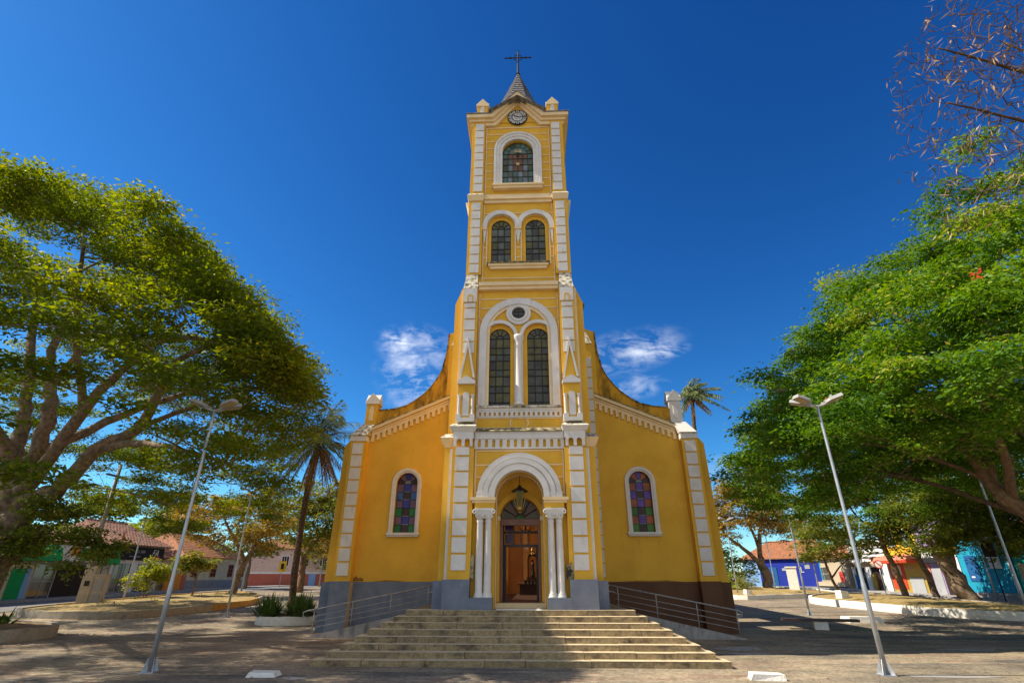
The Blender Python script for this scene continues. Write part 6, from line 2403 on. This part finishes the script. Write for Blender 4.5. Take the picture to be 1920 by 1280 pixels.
# bulging awning, in three pieces
def awning(h_, name, m, x0, x1, z0, z1, out):
    b = MB()
    n = 8
    for i in range(n):
        a0, a1 = pi / 2 * i / n, pi / 2 * (i + 1) / n
        y0, zz0 = -out * sin(a0), z1 - (z1 - z0) * (1 - cos(a0))
        y1, zz1 = -out * sin(a1), z1 - (z1 - z0) * (1 - cos(a1))
        b.add([(x0, y0, zz0), (x1, y0, zz0), (x1, y1, zz1), (x0, y1, zz1)], [(0, 1, 2, 3)])
        b.add([(x0, 0, z0), (x0, y0, zz0), (x0, y1, zz1)], [(0, 1, 2)])
        b.add([(x1, 0, z0), (x1, y1, zz1), (x1, y0, zz0)], [(0, 1, 2)])
    b.add([(x0, 0, z0), (x1, 0, z0), (x1, -out, z0), (x0, -out, z0)], [(0, 1, 2, 3)])
    return b.build(name, m, h_.r)


awning(h, 'awning', 'paint_green', 13.4, 17.4, 2.75, 4.0, .9)
awning(h, 'awning', 'paint_green', 22.2, 23.6, 2.62, 4.05, 1.0)
h.rect('sign_panel', 'paint_white', 17.4, 22.1, 2.78, 3.95, -.75, .75)
h.rect('sign_panel', 'paint_green', 19.3, 22.0, 2.88, 3.85, -.78, .04)
sp = MB()
star = []
for k in range(10):
    a = pi / 2 + k * pi / 5 + .15
    r_ = .62 if k % 2 == 0 else .34
    star.append((18.55 + r_ * cos(a), 3.62 + r_ * sin(a)))
sp.prism(star, -.83, -.76)
sp.build('star_emblem', 'paint_orange', h.r)
h.text('nas', 1.0, 19.7, 2.98, 'paint_white', -.80)
h.text('ma', .42, 20.1, 3.62, 'paint_white', -.80)
h.text('eg', .62, 17.6, 2.95, 'paint_silver', -.78)

h = House('shoe_shop', 'white shop under an old tiled roof with a long black sign board', 'shop', (-38, 31.85, .78), LR)
h.wall('paint_white', 6.9, 8, 3.3)
h.roof('oldtile', -.1, 7.1, -.3, 9, 4.15, 6.4, rows=15, hip=1.2, ov=.3)
h.wall('paint_grey', 6.7, 8, 4.2, 'attic_wall', 3.3, .1)
h.rect('sign_board', 'paint_black', .1, 6.6, 2.85, 4.0, -.22, .2)
h.text('TEL 2888', .34, 2.4, 3.52, 'paint_silver', -.235)
h.text('www.calcados', .26, 1.7, 3.12, 'paint_silver', -.235)
h.text('FA', .85, 4.75, 3.3, 'paint_white', -.235, shear=.35)
h.rect('sign_badge', 'signred', 4.7, 6.1, 2.9, 3.25, -.25, .03)
h.text('CALCADOS', .22, 4.78, 2.99, 'paint_white', -.265)
h.window(.5, 2.5, .1, 2.5, 'paint_silver', nx=3, nz=2)
h.window(3.6, 5.7, .1, 2.5, 'paint_silver', nx=3, nz=2)
h.rect('poster', 'paint_white', 4.9, 5.6, 1.7, 2.4, -.06, .02)
h.rect('notice', 'paint_white', 3.7, 4.6, .8, 1.15, -.06, .02)
h.rect('lime_band', 'leafband' if 'leafband' in M_ else paint('leafband', (0.22, 0.30, 0.02)), .5, 2.5, 1.0, 1.12, -.065, .03)
h.bx('gutter', 'paint_brick', (-.12, .02, -.5, -.38, 2.9, 5.2))

h = House('low_house', 'low house with a rust orange garden wall beside the shoe shop', 'house', (-38, 38.9, .8), LR)
h.wall('paint_beige', 3.3, 7, 3.0)
h.roof('terracotta', 0, 3.3, 0, 7, 3.0, 4.4, rows=9)
h.rect('garden_wall', 'paint_orange', 0, 3.2, 0, 1.7, -.9, .25)
h.rect('gate', 'paint_brick', 2.4, 3.1, 0, 1.6, -.95, .04)
h = House('cream_house', 'long cream house with shuttered windows and a red tiled hip roof', 'house', (-38, 42.4, .85), LR)
h.wall('paint_cream', 14, 9, 3.4)
h.rect('base_band', 'paint_grey', 0, 14, 0, 1.0, -.04)
h.roof('terracotta', 0, 14, 0, 9, 3.4, 6.1, rows=14, hip=3.5)
for x in (1.8, 5.6, 9.4, 12.2):
    h.window(x, x + 1.0, 1.4, 2.7, 'paint_brick', 'shopdark', 2, 3)
h = House('pink_house', 'pale pink house with a brick red base at the end of the street', 'house', (-44.5, 68.3, .9), .30)
h.wall('paint_pink', 13.5, 8, 5.4)
h.rect('base_band', 'paint_brick', 0, 13.5, 0, 1.75, -.04)
h.rect('string_course', 'paint_white', 0, 13.5, 1.75, 2.05, -.07)
h.rect('corner_pilaster', 'paint_white', 13.0, 13.5, 2.05, 5.2, -.07)
h.roof('terracotta', 0, 13.5, 0, 8, 5.4, 7.0, rows=8, hip=2.5)
for x in (5.2, 8.2, 11.0):
    h.window(x, x + 1.0, 2.9, 4.3, 'paint_white', 'shopdark', 3, 1, .12)
h.rect('door', 'paint_lightblue', 9.6, 10.6, 0, 1.8, -.07)
h = House('hill_house', 'lilac white two storey house with balcony above the tiled roofs', 'house', (-63, 55, .9), .95)
h.wall('paint_lilac', 13, 8, 7.6)
h.bx('roof_slab', 'terracotta', (-.6, 13.6, -1.2, 8.4, 7.6, 7.95))
h.window(2.5, 3.7, 5.6, 6.7, 'paint_white', 'shopdark')
h.window(8.0, 9.2, 5.7, 6.7, 'paint_brick', 'shopdark')
h.rect('dark_recess', 'paint_grey', 4.2, 6.4, 4.6, 7.1, -.02)
h.bx('water_tank', 'paint_deepblue', (3.5, 5.3, 2.5, 4, 7.95, 9.0))
h.bx('balcony', 'paint_white', (6.4, 8, -1.0, 0, 5.0, 5.9))
h = House('far_house', 'plain beige house half hidden behind the tree left of the church', 'house', (-30.5, 72, .9), .1)
h.wall('paint_beige', 9, 7, 3.2)
h.roof('terracotta', 0, 9, 0, 7, 3.2, 4.8, rows=8)
h.window(1.5, 2.6, 1.2, 2.4, 'paint_white', 'shopdark')
h.window(5.0, 6.1, 1.2, 2.4, 'paint_white', 'shopdark')
h.rect('door', 'paint_brick', 3.4, 4.3, 0, 2.1, -.05)

# right street -------------------------------------------------------
h = House('blue_house', 'deep blue house with an orange tiled roof and light blue end', 'house', (28.6, 58.6, .8), radians(-47))
h.wall('paint_blue', 10.2, 8, 3.5)
h.rect('light_wall', 'paint_lightblue', 0, 2.2, 0, 3.4, -.04)
h.rect('light_strip', 'paint_teal', 9.6, 10.2, 0, 3.4, -.04)
h.rect('base_band', 'paint_grey', 2.2, 10.2, 0, .35, -.05)
h.roof('terracotta', 0, 10.2, 0, 8, 3.5, 5.7, rows=11, hip=2.2)
h.rect('door', 'paint_deepblue', 3.4, 4.4, .35, 2.5, -.06)
h.rect('sign_panel', 'paint_silver', 5.1, 5.8, 2.1, 2.4, -.05)
h.text('L', .9, 7.3, 1.9, 'paint_white', -.05)
h.rect('sign_panel', 'paint_silver', 7.9, 8.5, 2.3, 2.75, -.05)
h = House('long_house', 'pale house with a grey shuttered window and low tiled roof behind the small leaning tree', 'house', (34.6, 57.4, .72), radians(-84))
h.wall('paint_lilac', 4.0, 8, 3.3)
h.wall('paint_beige', 6.6, 8, 3.4, 'wall', -.5, 4.0)
h.rect('base_band', 'paint_grey', 0, 10.6, 0, .5, -.05)
h.roof('terracotta', 0, 10.6, 0, 8, 3.4, 5.0, rows=9)
h.window(5.2, 7.4, 1.1, 2.5, 'paint_beige', 'glass_dark', 2, 2, .12)
h.bx('ledge', 'paint_beige', (3.2, 10.4, -.5, 0, .5, .95))
h.rect('poster', 'signred', 9.2, 10.0, .9, 2.0, -.06)
h = House('white_arcade', 'ornate white shop with moulded parapet and two tan barrel canopies', 'shop', (36.2, 46.5, .7), RR_)
h.wall('paint_white', 6.4, 8, 4.9)
for z in (3.4, 3.75, 4.3, 4.75):
    h.rect('moulding', 'paint_white', -.05, 6.45, z, z + .1, -.14, .14)
h.rect('parapet_panel', 'paint_beige', .6, 5.8, 4.42, 4.68, -.03)
for x in (.3, 3.2):
    b = MB()
    n = 10
    for i in range(n):
        a0, a1 = pi * i / n, pi * (i + 1) / n
        b.add([(x + 1.1 - 1.1 * cos(a0), -1.0, 2.45 + .5 * sin(a0)), (x + 1.1 - 1.1 * cos(a1), -1.0, 2.45 + .5 * sin(a1)), (x + 1.1 - 1.1 * cos(a1), 0, 2.45 + .5 * sin(a1)), (x + 1.1 - 1.1 * cos(a0), 0, 2.45 + .5 * sin(a0))], [(0, 1, 2, 3)])
    b.build('canopy', 'paint_beige', h.r)
    h.rect('shopfront', 'shopdark', x + .25, x + 1.9, .05, 2.4, -.03)
    h.rect('display', 'paint_ochre' if x > 1 else 'paint_deepblue', x + .3, x + .9, .3, 1.7, -.25, .2)
h.window(3.9, 4.7, 2.95, 3.35, 'paint_brick', 'shopdark', 1, 1)
h.bx('pilaster', 'paint_white', (-.05, .25, -.08, 0, 0, 3.4), (2.5, 3.0, -.08, 0, 0, 3.4), (5.6, 6.4, -.08, 0, 0, 3.4))
h = House('red_shop', 'red fronted shop with a salmon canopy below a yellow upper floor', 'shop', (36.2, 35.15 + 0.0, .6), RR_)
h.r.location = (36.2, 40.0, .62)
h.wall('paint_ochre', 4.9, 8, 3.3)
h.wall('paint_yellow', 4.9, 8, 6.4, 'upper_wall', 3.3)
h.bx('canopy', 'paint_red', (-.1, 5.0, -1.4, 0, 2.75, 3.0))
b = MB()
b.hull2([(-.1, -1.4, 3.002), (5.0, -1.4, 3.002), (5.0, 0, 3.002), (-.1, 0, 3.002)], [(-.1, -1.2, 3.3), (5.0, -1.2, 3.3), (5.0, -.3, 3.5), (-.1, -.3, 3.5)])
b.build('canopy_top', 'paint_salmon', h.r)
h.rect('red_panel', 'paint_red', .1, 2.2, .5, 2.7, -.04)
h.rect('picture_sign', 'paint_cream', .4, 1.8, 1.7, 2.6, -.07)
h.text('AVICO', .42, 2.4, 2.2, 'paint_cream', -.03)
h.rect('shutter', 'paint_silver', 2.7, 4.6, .05, 1.5, -.06)
for x in (1.0, 3.2):
    h.window(x, x + .9, 4.3, 5.7, 'paint_white', 'glass_pale', 2, 2)
h = House('purple_house', 'purple two storey house with a black lettered shop sign', 'house', (36.2, 35.0, .58), RR_)
h.wall('paint_purple', 3.7, 8, 7.2)
h.roof('terracotta', 0, 3.7, 0, 8, 7.2, 8.4, rows=8)
h.rect('sign_board', 'paint_black', .1, 3.6, 2.75, 4.1, -.5, .48)
h.text('ARTE', .62, .9, 3.15, 'paint_white', -.52)
h.rect('sign_stroke', 'paint_white', .3, 3.4, 3.78, 3.84, -.53)
h.rect('sign_stroke', 'paint_white', 1.1, 1.16, 3.1, 4.0, -.53)
h.rect('door_post', 'paint_salmon', .5, .85, 0, 2.7, -.06)
h.rect('metal_door', 'paint_silver', 1.0, 2.1, .05, 2.3, -.05)
h.rect('shopfront', 'shopdark', 2.3, 3.5, .05, 2.6, -.04)
h.window(1.2, 2.2, 4.9, 6.2, 'paint_white', 'glass_dark')
h = House('teal_wall', 'bright teal street wall with a deep blue panel and white meter cabinet', 'wall', (36.1, 31.2, .55), RR_)
h.wall('paint_teal', 6.0, .4, 4.4)
h.rect('side_wall', 'paint_silver', -.2, .5, 0, 3.2, -.06)
h.rect('white_edge', 'paint_white', .5, .85, 0, 3.3, -.08)
h.rect('white_edge', 'paint_white', 5.65, 6.0, 0, 4.2, -.08)
h.rect('base_band', 'sidewalk', -.2, 6.0, 0, .5, -.10)
h.rect('blue_panel', 'paint_deepblue', 1.5, 2.7, 1.3, 3.2, -.05)
h.rect('panel_mark', 'paint_white', 1.75, 2.1, 1.55, 1.67, -.065)
h.rect('meter_cabinet', 'paint_white', 3.9, 5.0, 2.2, 3.3, -.09)
h = House('turquoise_shop', 'turquoise fronted shop with a terracotta roof at the far right', 'shop', (36.1, 25.1, .45), RR_)
h.wall('paint_turq', 9, 8, 4.6)
h.roof('terracotta', 0, 9, 0, 8, 4.6, 6.6, rows=10)
h.rect('shutter', 'paint_beige', .3, 6.5, .05, 2.6, -.05)
h.rect('sign_panel', 'paint_yellow', 2.0, 4.0, 3.1, 4.0, -.08)
